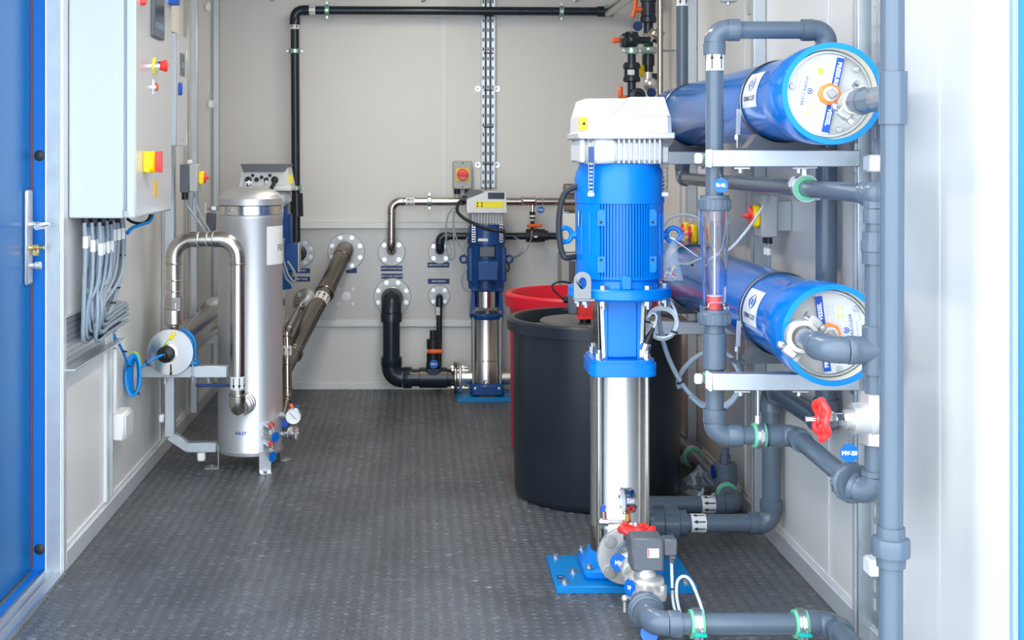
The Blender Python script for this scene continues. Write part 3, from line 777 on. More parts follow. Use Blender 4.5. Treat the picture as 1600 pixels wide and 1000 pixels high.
# ------------------------------------------------------------------ filter vessel and its pipework on the left
fc = V(-.652, 5.2, 0); fs_ = F/5.2; fr = .1275
def fz_(py): return H-(py-VY)/fs_
t = flt = thing('filter_vessel', fc, 'tall silver cylindrical filter vessel with a domed lid', 'filter vessel')
MB().lathe(V(fc.x, fc.y, .06), (0, 0, 1), [(0, .004), (fr*.85, .0), (fr+.002, .006), (fr+.003, .018), (fr, .022), (fr, fz_(344)-.06), (fr+.003, fz_(340)-.06), (fr+.003, fz_(336)-.06), (fr-.003, fz_(333)-.06)], 64).build('vessel_body', 'satin', t)
MB().lathe(V(fc.x, fc.y, fz_(334)), (0, 0, 1), [(fr-.004, 0), (fr+.004, 0), (fr+.004, .033), (fr-.004, .033)], 64).build('clamp_band', 'polished', t)
z0 = fz_(320); hh = fz_(291)-z0
pr = [(fr-.004, 0), (fr+.0, .001), (fr+.001, .026)]
for k in range(1, 13):
    a = k/12; pr.append(((fr-.003)*math.cos(a*PI/2)**.9 if k < 12 else 0, .028+(hh-.028)*math.sin(a*PI/2)**1.15))
MB().lathe(V(fc.x, fc.y, z0), (0, 0, 1), pr, 64).build('domed_lid', 'satin', t)
for a in (-118, -72):
    p = V(fc.x+(fr+.004)*math.cos(math.radians(a)), fc.y+(fr+.004)*math.sin(math.radians(a)), fz_(327))
    MB().lathe(p, (p.x-fc.x, p.y-fc.y, 0), [(.005, 0), (.005, .003), (0, .004)], 12).build('band_rivet', 'steel', t)
p = V(fc.x-.005, fc.y, fz_(293))
MB().cyl(p, p+V(0, 0, .012), .011, n=6).cyl(p+V(0, 0, .012), p+V(0, 0, .028), .007, n=12).cyl(p+V(-.012, 0, .02), p+V(.012, 0, .02), .005, n=10).build('vent_plug', 'chrome', t)
p = V(fc.x-fr, fc.y-.02, fz_(325))
MB().cyl(p+V(-.045, 0, .0), p+V(.01, 0, 0), .005, n=10).box(p+V(-.012, 0, .0), (.024, .02, .02), .003).cyl(p+V(-.034, 0, 0), p+V(-.024, 0, 0), .010, n=6).beam(p+V(-.045, 0, -.022), p+V(-.045, 0, .022), .004, .008).build('toggle_bolt', 'zinc', t)
# paper notice wrapped on the vessel
def wrap(th, z): return V(fc.x+(fr+.0008)*math.sin(th), fc.y-(fr+.0008)*math.cos(th), z)
m = MB(); n = 14
for k in range(n+1):
    th_ = math.radians(37+62*k/n); m.v += [wrap(th_, fz_(411)), wrap(th_, fz_(352))]
for k in range(n): m.f.append([2*k, 2*k+2, 2*k+3, 2*k+1])
no = m.build('paper_notice', 'white_print', t)
def onv(x, y, a0, z, e=.0016):
    th_ = a0+x/fr; return V(fc.x+(fr+e)*math.sin(th_), fc.y-(fr+e)*math.cos(th_), z+y)
text('FILTER', .036, None, (1, 0, 0), (0, 0, 1), 'black', t, fn=lambda x, y: onv(x, y, math.radians(87), fz_(386)))
text('INLET', .017, None, (1, 0, 0), (0, 0, 1), 'blue_print', t, fn=lambda x, y: onv(x, y, math.radians(-9), fz_(667)), bold=.0004)
# legs: folded plates
def leg(x, y, wd, ax, z=.08, out=.03):
    ax = Vector(ax); sd = Vector((-ax.y, ax.x, 0)).normalized(); p = V(x, y, 0)
    m = MB().beam(p+V(0, 0, .0), p+V(0, 0, z), wd, .005, .001, up=ax)
    m.beam(p+ax*-.002+V(0, 0, .0025), p+ax*out+V(0, 0, .0025), wd, .005, .001, up=(0, 0, 1))
    m.build('leg', 'zinc', flt)
    MB().cyl(p+ax*out*.55+V(0, 0, .005), p+ax*out*.55+V(0, 0, .013), .007, n=6).build('leg_bolt', 'zinc', flt)
leg(P(413, 740, 5.06).x, 5.085, .047, (.25, -.97, 0)); leg(fc.x-.118, 5.17, .05, (-1, 0, 0), z=.10, out=.055); leg(fc.x+.105, 5.285, .04, (.87, .5, 0), out=.05)
# drain ports with caps, tags
for (py, mt) in ((653, 'red'), (681, 'red')):
    p = V(fc.x+.075, fc.y-.105, fz_(py)); q_ = V(.55, -.83, 0)
    MB().cyl(p, p+q_*.03, .013, n=16).cyl(p+q_*.02, p+q_*.042, .0145, n=8).build('drain_port', 'zinc', t)
    MB().lathe(p+q_*.0421, q_, [(.011, 0), (.008, .0015), (0, .002)], 16).build('port_cap', mt, t)
    m = MB(); z = fz_(py+15)
    for th_ in (18, 28, 38, 47): pass
    a = [onv(x, y, math.radians(37), z) for x, y in ((-.026, -.009), (.022, -.009), (.022, .009), (-.026, .009))]
    m.add(a, [(0, 1, 2, 3)]).build('port_label', 'white_print', t)
    for q in range(3):
        a = [onv(x, y+.005-.005*q, math.radians(37), z, .0022) for x, y in ((-.02, -.0008), (.014, -.0008), (.014, .0008), (-.02, .0008))]
        MB().add(a, [(0, 1, 2, 3)]).build('label_print', 'box_grey', t)
disc_tag('valve_tag', P(427, 686, 5.06)+V(.010, -.012, .01), .02, 'blue disc tag hanging from the upper drain port of the silver vessel', None, (P(424, 663, 5.06), P(429, 678, 5.05)), n=(.75, -.66, 0))
disc_tag('valve_tag', P(426, 714, 5.04), .02, 'blue disc tag hanging near the floor beside the silver vessel leg', None, (P(425, 692, 5.05), P(426, 705, 5.04)), n=(.8, -.6, 0))
# gauges at the right-hand side of the vessel
def gauge(c, ax, r, label, mt='polished', needle=True):
    t = thing('pressure_gauge', Vector(c)-V(0, 0, r), label, 'gauge'); ax = Vector(ax).normalized(); c = Vector(c)
    MB().lathe(c-ax*.014, ax, [(0, 0), (r*.86, 0), (r*.94, .003), (r*.94, .02), (r, .022), (r, .028), (r*.9, .030), (r*.88, .026)], 36).build('case', mt, t)
    MB().lathe(c+ax*.0115, ax, [(0, 0), (r*.88, 0)], 36).build('dial', 'white_print', t)
    u = V(0, 0, 1).cross(ax).normalized(); v = ax.cross(u); e = c+ax*.0135
    if needle: MB().beam(e+(-u+v)*r*.42, e+(u-v)*r*.35, .0022, .0008).build('needle', 'black', t)
    m = MB()
    for k in range(11):
        a = math.radians(-45+27*k); dd = u*math.cos(a)+v*math.sin(a); m.beam(e+dd*r*.7, e+dd*r*.82, .0014, .0006)
    m.build('scale_marks', 'black', t)
    return t
g = gauge(P(459, 650, 5.12), (-.05, -1, .05), .0325, 'round white-faced pressure gauge at the right side of the silver vessel')
MB().cyl(P(459, 650, 5.14)+V(-.03, 0, 0), V(fc.x+fr-.008, 5.17, fz_(646)), .008, n=12).cyl(V(fc.x+fr-.004, 5.165, fz_(646)), V(fc.x+fr+.014, 5.16, fz_(646)), .012, n=12).build('stub', 'zinc', g)
MB().cyl(P(457, 638, 5.14), P(454, 631, 5.14), .007, n=10).build('orange_cap', 'orange', g)
g = gauge(P(457, 676, 5.14), (.97, -.22, 0), .028, 'steel pressure gauge seen side on below the white-faced gauge', needle=False)
MB().cyl(P(456, 676, 5.14), V(fc.x+fr-.008, 5.18, fz_(676)), .007, n=12).cyl(V(fc.x+fr, 5.17, fz_(676)), V(fc.x+fr+.03, 5.165, fz_(676)), .011, n=6).build('stub', 'zinc', g)
t = thing('sample_valve', P(445, 664, 5.2), 'small blue-bodied sample valve behind the two gauges', 'valve')
MB().box(P(446, 662, 5.2), (.034, .03, .034), .006).build('valve_body', 'blue_print', t)
MB().cyl(V(fc.x+fr-.01, 5.21, fz_(660)), P(446, 662, 5.21), .009, n=12).build('stub', 'zinc', t)

# stainless bridging pipe from the lamp reactor to the vessel
d1 = 4.93; xl, xr_ = P(271, 0, d1).x, P(371, 0, d1).x; ztop = P(0, 374, d1).z; rs = .0285
t = brp = thing('steel_bridge_pipe', (xl, d1, .5), 'shiny stainless pipe arching from the lamp reactor over to the silver vessel', 'pipe')
zb0 = P(0, 640, d1).z
steel_run(t, [V(xl, d1, P(0, 478, d1).z), V(xl, d1, ztop), V(xr_, d1, ztop), V(xr_, d1, P(0, 605, d1).z)], rs*.96, Rb=.07)
steel_run(t, [V(xr_, d1, P(0, 606, d1).z), V(xr_, d1, zb0), V(xr_+.02, 5.14, zb0+.004)], rs, Rb=.032)
for px in (310, 324):
    MB().torus(P(px, 374, d1), (1, 0, 0), rs*1.03, .0042, 30, 8).build('clamp_ring', 'polished', t)
arrows(t, P(371, 598, d1), (0, 0, -1), rs*.97, .05, 8)
for yy in (5.0, 5.025, 5.05): MB().torus(V(xr_+.006+(yy-5)*.2, yy, zb0+.002), (.1, 1, 0), rs*1.12, .0085, 32, 8).build('coupling_ring', 'zinc', t)
MB().torus(V(xl, d1, P(0, 438, d1).z), (0, 0, 1), rs*1.05, .0035, 30, 8).torus(V(xl, d1, P(0, 455, d1).z), (0, 0, 1), rs*1.0, .003, 30, 8).build('weld_bead', 'polished', t)
z = P(0, 483, d1).z
MB().cyl(V(xl, d1, z), V(xl, d1, P(0, 464, d1).z), .034, n=6, ch=.002).cyl(V(xl, d1, P(0, 506, d1).z), V(xl, d1, z), .0345, n=28, ch=.002).cyl(V(xl, d1+.02, .52), V(xl, d1, P(0, 504, d1).z), .026, n=24).build('union_fitting', 'steel', t)
for s in (-1, 1): MB().cyl(V(xl+.012, d1-.033, z+.004), V(xl+.012, d1-.033, z+.028), .004, n=8).build('union_screw', 'chrome', t)

# lamp reactor
uc = V((267-VX)*4.9/F, 4.9, H-(550-VY)*4.9/F)
t = uv = thing('lamp_reactor', uc-V(0, 0, .09), 'polished steel lamp reactor with a round end plate and black cable gland', 'reactor')
MB().lathe(uc, (0, -1, 0), [(0, 0), (.085, 0), (.087, .002), (.087, .008), (.085, .010), (0, .010)], 56).build('end_plate', 'polished', t)
MB().lathe(uc, (0, 1, 0), [(.055, -.002), (.063, .0), (.063, 1.2), (0, 1.2)], 48).build('reactor_tube', 'steel_dark', t)
MB().lathe(uc+V(0, 1.15, 0), (0, 1, 0), [(0, 0), (.085, 0), (.085, .012), (0, .012)], 40).build('rear_plate', 'polished', t)
g0 = uc+V(-.010, -.010, -.003)
MB().lathe(g0, (0, -1, 0), [(.034, 0), (.034, .01), (.030, .011)], 32).build('collar', 'polished', t)
MB().lathe(g0+V(-.004, -.01, -.002), (-.1, -1, 0), [(.031, 0), (.031, .014), (.027, .016), (.027, .022), (.014, .028), (.011, .04), (.006, .042)], 28).build('cable_gland', 'black', t)
MB().cyl(g0+V(.012, -.001, -.042), g0+V(.012, -.001, -.072), .003, n=8).sphere(g0+V(.012, -.004, -.076), .005, 10, 8).build('drain_plug', 'black', t)
lg = uc+V(.004, -.012, .055)
MB().box(lg, (.014, .006, .018), .002, Matrix.Rotation(-.5, 3, 'Y')).torus(lg+V(.008, 0, .013), (0, 1, 0), .007, .0025, 16, 8).build('earth_lug', 'yellow', t)
MB().tube(crom([lg, uc+V(-.018, -.02, .035), uc+V(-.028, -.03, .012), uc+V(-.018, -.045, -.002)], 6), .0024, 8).build('earth_wire', 'cable_green', t)
for (yy, k) in ((4.99, 0), (5.05, 1)):
    pts = [V(uc.x+.066*math.cos(a), yy, uc.z+.066*math.sin(a)) for a in [math.radians(x) for x in range(190, -20, -12)]]
    MB().tube([pts[0]+V(0, 0, -.02)]+pts+[pts[-1]+V(.002, 0, -.03)], .006, 10).build('sheathed_u_bolt', 'cable_blue', t)
    MB().cyl(pts[-1]+V(.002, 0, -.03), V(pts[-1].x+.002, yy, uc.z-.125), .003, n=8).cyl(V(pts[-1].x+.002, yy, uc.z-.112), V(pts[-1].x+.002, yy, uc.z-.104), .0075, n=6).build('u_bolt_thread', 'zinc', t)
MB().span(uc.x+.02, uc.x+.085, 4.985, 5.06, uc.z-.062, uc.z-.052, .002).build('rubber_pad', 'cable_blue', t)
# strut frame carrying the reactor
da = 5.0; za = H-(581-VY)*da/F
t = thing('strut_frame', (-.95, 5.07, 0), 'galvanised strut frame with cantilever arm under the lamp reactor', 'frame')
strut(t, V(XL+.002, da+.02, za), V((355-VX)*da/F, da+.02, za), .045, up=(0, 0, 1), name='arm', mat='galv')
strut(t, V(XL+.002, 5.92, za), V((355-VX)*da/F-.02, 5.92, za), .045, up=(0, 0, 1), name='arm', mat='galv')
xu = -.945; zk = H-(682-VY)*5.07/F; zr = .105
strut(t, V(xu, 5.075, 2.3), V(xu, 5.075, zk), .038, up=(0, 1, 0), name='upright')
strut(t, V(xu, 5.075, zk+.005), V(xu+.072, 5.075, zr-.004), .036, up=(0, 1, 0), name='brace')
strut(t, V(xu+.062, 5.075, zr), V(-.765, 5.075, zr), .038, up=(0, 0, 1), name='base_rail')
for (xx, yy) in ((-.955, da), (-.79, da), ): MB().cyl(V(xx, yy+.015, za-.05), V(xx, yy+.015, za-.02), .005, n=8).cyl(V(xx, yy+.015, za-.032), V(xx, yy+.015, za-.0225), .009, n=6).build('arm_bolt', 'zinc', t)
MB().span(-.84, -.81, 5.06, 5.09, .05, .085, .005).build('end_clip', 'white', t)
MB().span(-.985, -.966, 5.045, 5.085, H-(660-VY)*5.05/F, H-(648-VY)*5.05/F, .004).build('end_clip', 'white', t)
MB().cyl(P(306, 602, 4.97), P(358, 602, 4.97), .006, n=12).build('lever_rod', 'navy_print', t)
# blue supply lead with its coil
t = thing('blue_cable', P(209, 612, 4.7), 'bright blue cable coiled between the cable tray and the lamp reactor', 'cable')
MB().tube(crom([P(172, 515, 4.52), P(180, 527, 4.5), P(190, 545, 4.55), P(197, 562, 4.62), P(199, 578, 4.68), P(199, 598, 4.7)], 6), .0052, 10).build('cable_lead', 'cable_blue', t)
MB().tube(crom([P(221, 574, 4.7), P(232, 566, 4.76), P(244, 559, 4.82), P(258, 553, 4.852)], 6), .0052, 10).build('cable_lead', 'cable_blue', t)
for k in range(6):
    cc = P(210+1.2*(k-3)*.6, 586+(k % 3)*.8, 4.68+.012*k); a_, b_ = .026-.0026*k, .072-.002*k
    MB().tube([cc+V(a_*math.cos(q), .01*math.sin(q+k), b_*math.sin(q)) for q in [2*PI*i/36 for i in range(36)]], .0048, 8, closed=True).build('coil_turn', 'cable_blue' , t)
cc = P(210, 580, 4.73)
MB().tube([cc+V(.024*math.cos(q), 0, .068*math.sin(q)) for q in [2*PI*i/36 for i in range(36)]], .0042, 8, closed=True).build('earth_coil', 'cable_green', t)
for p, ax in ((P(201, 572, 4.66), (0, 0, 1)), (P(216, 614, 4.68), (.8, 0, .6)), (P(195, 549, 4.56), (.2, 0, 1)), (P(230, 567, 4.74), (1, 0, .5))):
    MB().torus(p, ax, .008, .002, 16, 6).build('cable_tie', 'black', t)

# ------------------------------------------------------------------ control cabinet
XF = -.838; y0, y1 = 3.94, 4.52; zc0, zc1 = H-(341-VY)/520, 2.12
t = cab = thing('control_cabinet', (-.94, 4.23, zc0), 'large pale grey wall-mounted control cabinet beside the blue door', 'cabinet')
MB().span(XL+.002, -.874, y0, y1, zc0, zc1, .004).build('cabinet_body', 'cabinet', t)
MB().span(-.874, -.866, y0+.01, y1-.01, zc0+.01, zc1-.01).build('door_gasket', 'box_grey', t)
cd = MB().span(-.866, XF, y0-.004, y1, zc0+.001, zc1, .004).build('cabinet_door', 'cabinet', t)
MB().span(XF, XF+.0006, y0+.004, y1-.004, zc0+.008, zc1-.01).build('door_face', 'cabinet_face', cd)
MB().span(-.873, -.858, y0-.005, y0+.002, zc0+.004, zc0+.022).build('hinge_block', 'box_grey', t)
def dpos(px, py, X=XF):
    d = F*abs(X)/(VX-px); return V(X, d, H-(py-VY)*d/F)
# operator screen
p = dpos(245, 20); a = dpos(236, 0).y; b_ = dpos(251, 0).y
sc = MB().span(XF, XF+.012, a-.01, b_+.01, dpos(244, 60).z, zc1-.25, .003).build('operator_screen', 'box_dark', cd)
MB().span(XF+.012, XF+.0126, a+.008, b_-.006, dpos(244, 46).z, zc1-.28).build('screen_glass', 'screen', sc)
MB().span(XF+.0126, XF+.013, a+.008, b_-.006, dpos(244, 46).z, dpos(244, 36).z).build('screen_image', 'screen_blue', sc)
# emergency stop
p = dpos(240.5, 103); e = MB().lathe(p, (1, 0, 0), [(0, .001), (.028, .001), (.028, .004), (0, .004)], 32).build('emergency_plate', 'yellow_print', cd)
MB().lathe(p, (1, 0, 0), [(.015, .003), (.015, .022), (.013, .023)], 24).build('stop_collar', 'chrome', e)
MB().lathe(p, (1, 0, 0), [(.013, .022), (.016, .024), (.016, .030), (.020, .034), (.020, .038), (.014, .044), (0, .045)], 28).build('mushroom_button', 'red', e)
p = dpos(240, 136); e = MB().box(p+V(.001, 0, 0), (.002, .04, .048), .0008).build('button_plate', 'white', cd)
MB().lathe(p, (1, 0, 0), [(.014, .001), (.014, .010), (.012, .011)], 24).build('button_ring', 'chrome', e)
MB().lathe(p, (1, 0, 0), [(.012, .010), (.011, .014), (0, .015)], 24).build('push_button', 'red', e)
# main isolator
p = dpos(226, 253)
e = MB().box(p+V(.012, 0, 0), (.024, .066, .066), .004).build('isolator_base', 'yellow', cd)
MB().lathe(p+V(.022, 0, 0), (1, 0, 0), [(.034, 0), (.034, .008), (.030, .010), (0, .010)], 32).build('isolator_ring', 'yellow', e)
MB().prism([(-.033, -.016), (.033, -.016), (.03, .012), (.018, .016), (-.018, .016), (-.03, .012)], p+V(.032, .016, 0), (0, 0, 1), (0, -1, 0), .018).build('isolator_handle', 'red', e)
p = dpos(243, 295); MB().box(p+V(.0008, 0, 0), (.0016, .055, .056), .0004).build('warning_plate', 'gold_print', cd)
p = dpos(220, 2); MB().lathe(p, (1, 0, 0), [(.013, 0), (.013, .01), (.011, .016), (0, .017)], 20).build('indicator_lamp', 'red', cd)
MB().span(XF-.004, XF+.03, 4.46, 4.52, dpos(266, 8).z, zc1, .004).build('beacon_bracket', 'blue_print', cd)
# cable glands under the cabinet
gl = []
for k in range(10):
    x = -.998+.018*(k % 3); y = 3.975+.033*k
    m = MB().cyl(V(x, y, zc0-.004), V(x, y, zc0), .015, n=12).cyl(V(x, y, zc0-.018), V(x, y, zc0-.004), .0125, n=6).cyl(V(x, y, zc0-.028), V(x, y, zc0-.018), .0105, .008, n=12)
    m.build('cable_gland', 'black', t)
# second, smaller box
t = thing('meter_box', (-.94, 4.77, 1.25), 'small grey wall box with a dark display window behind the control cabinet', 'electrical box')
y2, y3, X2 = 4.67, 4.87, -.845; zq0, zq1 = H-(228-VY)*4.67/F, H-(52-VY)*4.67/F
MB().span(XL, X2-.004, y2, y3, zq0, zq1, .004).build('box_body', 'cabinet', t)
bd = MB().span(X2-.004, X2, y2, y3, zq0, zq1, .001).build('box_door', 'cabinet_face', t)
def dp2(px, py): return dpos(px, py, X2)
MB().span(X2, X2+.002, dp2(281.6, 0).y, dp2(288, 0).y, dp2(285, 119).z, dp2(285, 84).z).build('display_window', 'box_dark', bd)
MB().span(X2+.002, X2+.0025, dp2(283, 0).y, dp2(287, 0).y, dp2(285, 107).z, dp2(285, 97).z).build('display_glass', 'screen_blue', bd)
MB().box(dp2(279.5, 139)+V(.006, 0, 0), (.012, .02, .045), .003).build('blue_switch', 'blue_print', bd)
MB().box(dp2(284.5, 216)+V(.001, 0, 0), (.003, .03, .018), .001).build('rating_mark', 'box_grey', bd)
for py in (86, 217): MB().cyl(V(X2-.002, y3, H-(py+8-VY)*y3/F), V(X2-.002, y3, H-(py-8-VY)*y3/F), .004, n=8).build('hinge', 'zinc', t)
# beige trunking behind it
t = thing('cable_trunking', (-1.0, 4.8, .9), 'beige vertical cable trunking above and below the meter box', 'trunking')
MB().span(XL, -.93, 4.72, 4.80, zq1, 2.34, .003).span(XL, -.93, 4.72, 4.80, H-(258-VY)*4.72/F, zq0, .003).build('trunking', 'beige', t)
MB().span(-.93, -.86, 4.60, 4.79, zq1+.004, 2.3, .003).build('trunking_cover', 'beige', t)
# isolator switch on the left wall
t = thing('isolator_switch', (-.95, 5.1, 1.1), 'grey and black isolator with yellow and red knob on the left wall', 'switch')
dI = 5.0
pa = P(281, 256, dI); pb = P(309, 300, dI)
MB().span(P(281, 0, dI).x, P(295, 0, dI).x, dI, dI+.1, P(0, 301, dI).z, P(0, 257, dI).z, .003).build('box_back', 'box_dark', t)
MB().span(P(295, 0, dI).x, P(308, 0, dI).x, dI, dI+.1, P(0, 300, dI).z, P(0, 256, dI).z, .004).build('box_front', 'box_grey', t)
kc = V(P(308, 0, dI).x, dI+.05, P(0, 278, dI).z)
e = MB().box(kc+V(.010, 0, 0), (.02, .05, .05), .004).build('knob_base', 'yellow', t)
MB().lathe(kc+V(.02, 0, 0), (1, 0, 0), [(.022, 0), (.020, .005), (0, .006)], 24).box(kc+V(.03, 0, 0), (.016, .036, .010), .003).build('knob', 'red', e)
MB().cyl(P(289, 312, dI+.05), P(289, 300, dI+.05), .013, n=12).build('gland', 'black', t)
MB().span(P(290, 0, dI).x, P(297, 0, dI).x, dI+.03, dI+.06, P(0, 257, dI).z, P(0, 250, dI).z, .003).build('conduit_end', 'white', t)
for k, pts in enumerate(([(290, 311), (291, 318), (297, 328), (307, 342), (318, 358), (322, 368)], [(303, 301), (302, 320), (301, 332), (297, 330), (291, 318)], [(304, 301), (306, 318), (315, 340), (322, 352), (328, 362)])):
    MB().tube(crom([P(a, b_, dI+.06+.02*k) for a, b_ in pts], 5), .0045, 8).build('flex_cable', 'cable_grey', t)
# conduit and socket on the left wall
t = thing('socket_box', P(184, 690, 4.58), 'white surface socket box with conduit low on the left wall', 'socket')
yS = F*1.042/(VX-172)
MB().span(XL, XL+.045, yS, yS+.14, H-(690-VY)*yS/F, H-(648-VY)*yS/F, .006).build('box_body', 'white', t)
MB().span(XL+.045, XL+.052, yS+.01, yS+.13, H-(688-VY)*yS/F, H-(651-VY)*yS/F, .004).build('socket_face', 'panel_trim', t)
MB().span(XL, XL+.02, yS, yS+.025, H-(648-VY)*yS/F, H-(545-VY)*yS/F, .003).build('conduit', 'white', t)
# cable tray and the grey cables
t = thing('cable_tray', (XL+.03, 4.2, .598), 'perforated steel cable tray on the left wall below the control cabinet', 'tray')
MB().span(XL+.001, XL+.006, 3.875, 4.56, .598, .747).build('perforated_plate', 'perforated', t)
MB().span(XL+.001, XL+.04, 3.875, 4.56, .592, .598, .001).build('lower_lip', 'galv', t)
MB().span(XL+.001, XL+.012, 3.875, 4.56, .747, .752, .001).build('upper_lip', 'galv', t)
random.seed(11)
NC = 22
for k in range(NC):
    x0 = -.998+.018*(k % 3)+random.uniform(-.003, .003); yg = 3.965+.36*k/NC+random.uniform(-.006, .006)
    zt = .655+.02*(k % 4)+random.uniform(-.006, .006); xt = -1.020+.008*(k % 5); sw = random.uniform(-.012, .012)
    yt = 4.0+.17*k/NC
    pts = [V(x0, yg, zc0-.015), V(x0+.003, yg, zc0-.09), V(x0+sw, (yg*2+yt)/3-.008, zc0-.2), V(xt+.016+sw, yt-.02, zt+.085), V(xt+.008, yt+.004, zt+.012), V(xt+.005, yt+.06, zt-.005+.0), V(xt, yt+.18, zt), V(xt-.002, 4.52, zt+.006)]
    nth = ['leftmost', 'second', 'third', 'fourth', 'fifth', 'sixth', 'seventh', 'eighth', 'ninth', 'tenth', 'eleventh', 'twelfth', 'thirteenth', 'fourteenth', 'fifteenth', 'sixteenth', 'seventeenth', 'eighteenth', 'nineteenth', 'twentieth', 'twenty-first', 'rightmost'][k]
    lab = '%s grey cable hanging from the control cabinet into the tray' % nth if k in (0, NC-1) else '%s grey cable from the left hanging below the control cabinet' % nth
    c = thing('grey_cable', V(xt, yt, zt-.01), lab, 'cable', 'grey cables under the control cabinet')
    MB().tube(crom(pts, 6), .0056 if k % 3 else .0066, 8).build('cable_sheath', 'cable_grey', c)
    zm = zc0-.062-.012*(k % 3)+(.02 if k > 11 else -.012)
    MB().cyl(V(x0+.003, yg, zm-.018), V(x0+.003, yg, zm+.018), .0085, n=10).build('cable_marker', 'white_print', c)
for k, (z_, yy) in enumerate(((.98, 4.31), (.90, 4.30), (.82, 4.24), (.79, 4.26))):
    pass
t = thing('cable_bundle', (-.96, 4.3, .7), 'dark tied cable bundle at the right edge of the hanging grey cables', 'cable')
pts = [V(-.965, 4.33, zc0-.01), V(-.962, 4.34, .95), V(-.968, 4.33, .85), V(-.985, 4.29, .75), V(-1.0, 4.25, .70), V(-1.012, 4.36, .675), V(-1.016, 4.5, .675)]
MB().tube(crom(pts, 6), .007, 8).build('cable_sheath', 'cable_grey', t)
MB().tube(crom([p+V(-.01, -.014, .004) for p in pts], 6), .006, 8).build('cable_sheath', 'box_dark', t)
for q in (0.12, .26, .42, .5):
    cp = crom(pts, 6); p = cp[int(q*(len(cp)-1))]; MB().torus(p+V(-.005, -.006, 0), (0, .1, 1), .013, .0028, 18, 6).build('cable_tie', 'black', t)
t = thing('looped_lead', (-.9, 4.38, .9), 'blue and black leads looping up to the cabinet underside', 'cable')
MB().tube(crom([P(199, 365, 4.3), P(206, 357, 4.32), P(222, 350, 4.36), P(232, 347, 4.4), P(237, 340, 4.43), P(238, 333, 4.45)], 6), .006, 8).build('cable_sheath', 'cable_blue', t)
MB().tube(crom([P(199, 342, 4.3), P(207, 347, 4.32), P(221, 349, 4.36), P(231, 344, 4.4), P(236, 333, 4.44)], 6), .005, 8).build('cable_sheath', 'black', t)
# tall struts on the left wall
for k, (px, d_, lab) in enumerate(((304, 5.93, 'slim galvanised strut on the left wall right of the beige trunking'), (338.5, 6.74, 'slim galvanised strut in the back left corner'))):
    c = P(px, 0, d_); t = thing('wall_strut', (c.x, d_, 0), lab, 'strut', None)
    MB().beam(V(c.x, d_, .07), V(c.x, d_, ZC), .03, .035, .002, up=(0, 1, 0)).build('channel', 'galv', t)
for k, (px, py, d_) in enumerate(((325, 11, 6.5), (329, 163, 6.55))):
    c = P(px, py, d_); t = thing('conduit_clip', c, 'white plastic clip on the left wall, %s of two' % ('upper' if k == 0 else 'lower'), 'clip')
    MB().box(c, (.03, .03, .042), .008).build('clip_body', 'white', t)
    if k == 0: MB().box(c+V(-.028, 0, 0), (.022, .03, .04), .007).build('clip_body', 'beige', t)
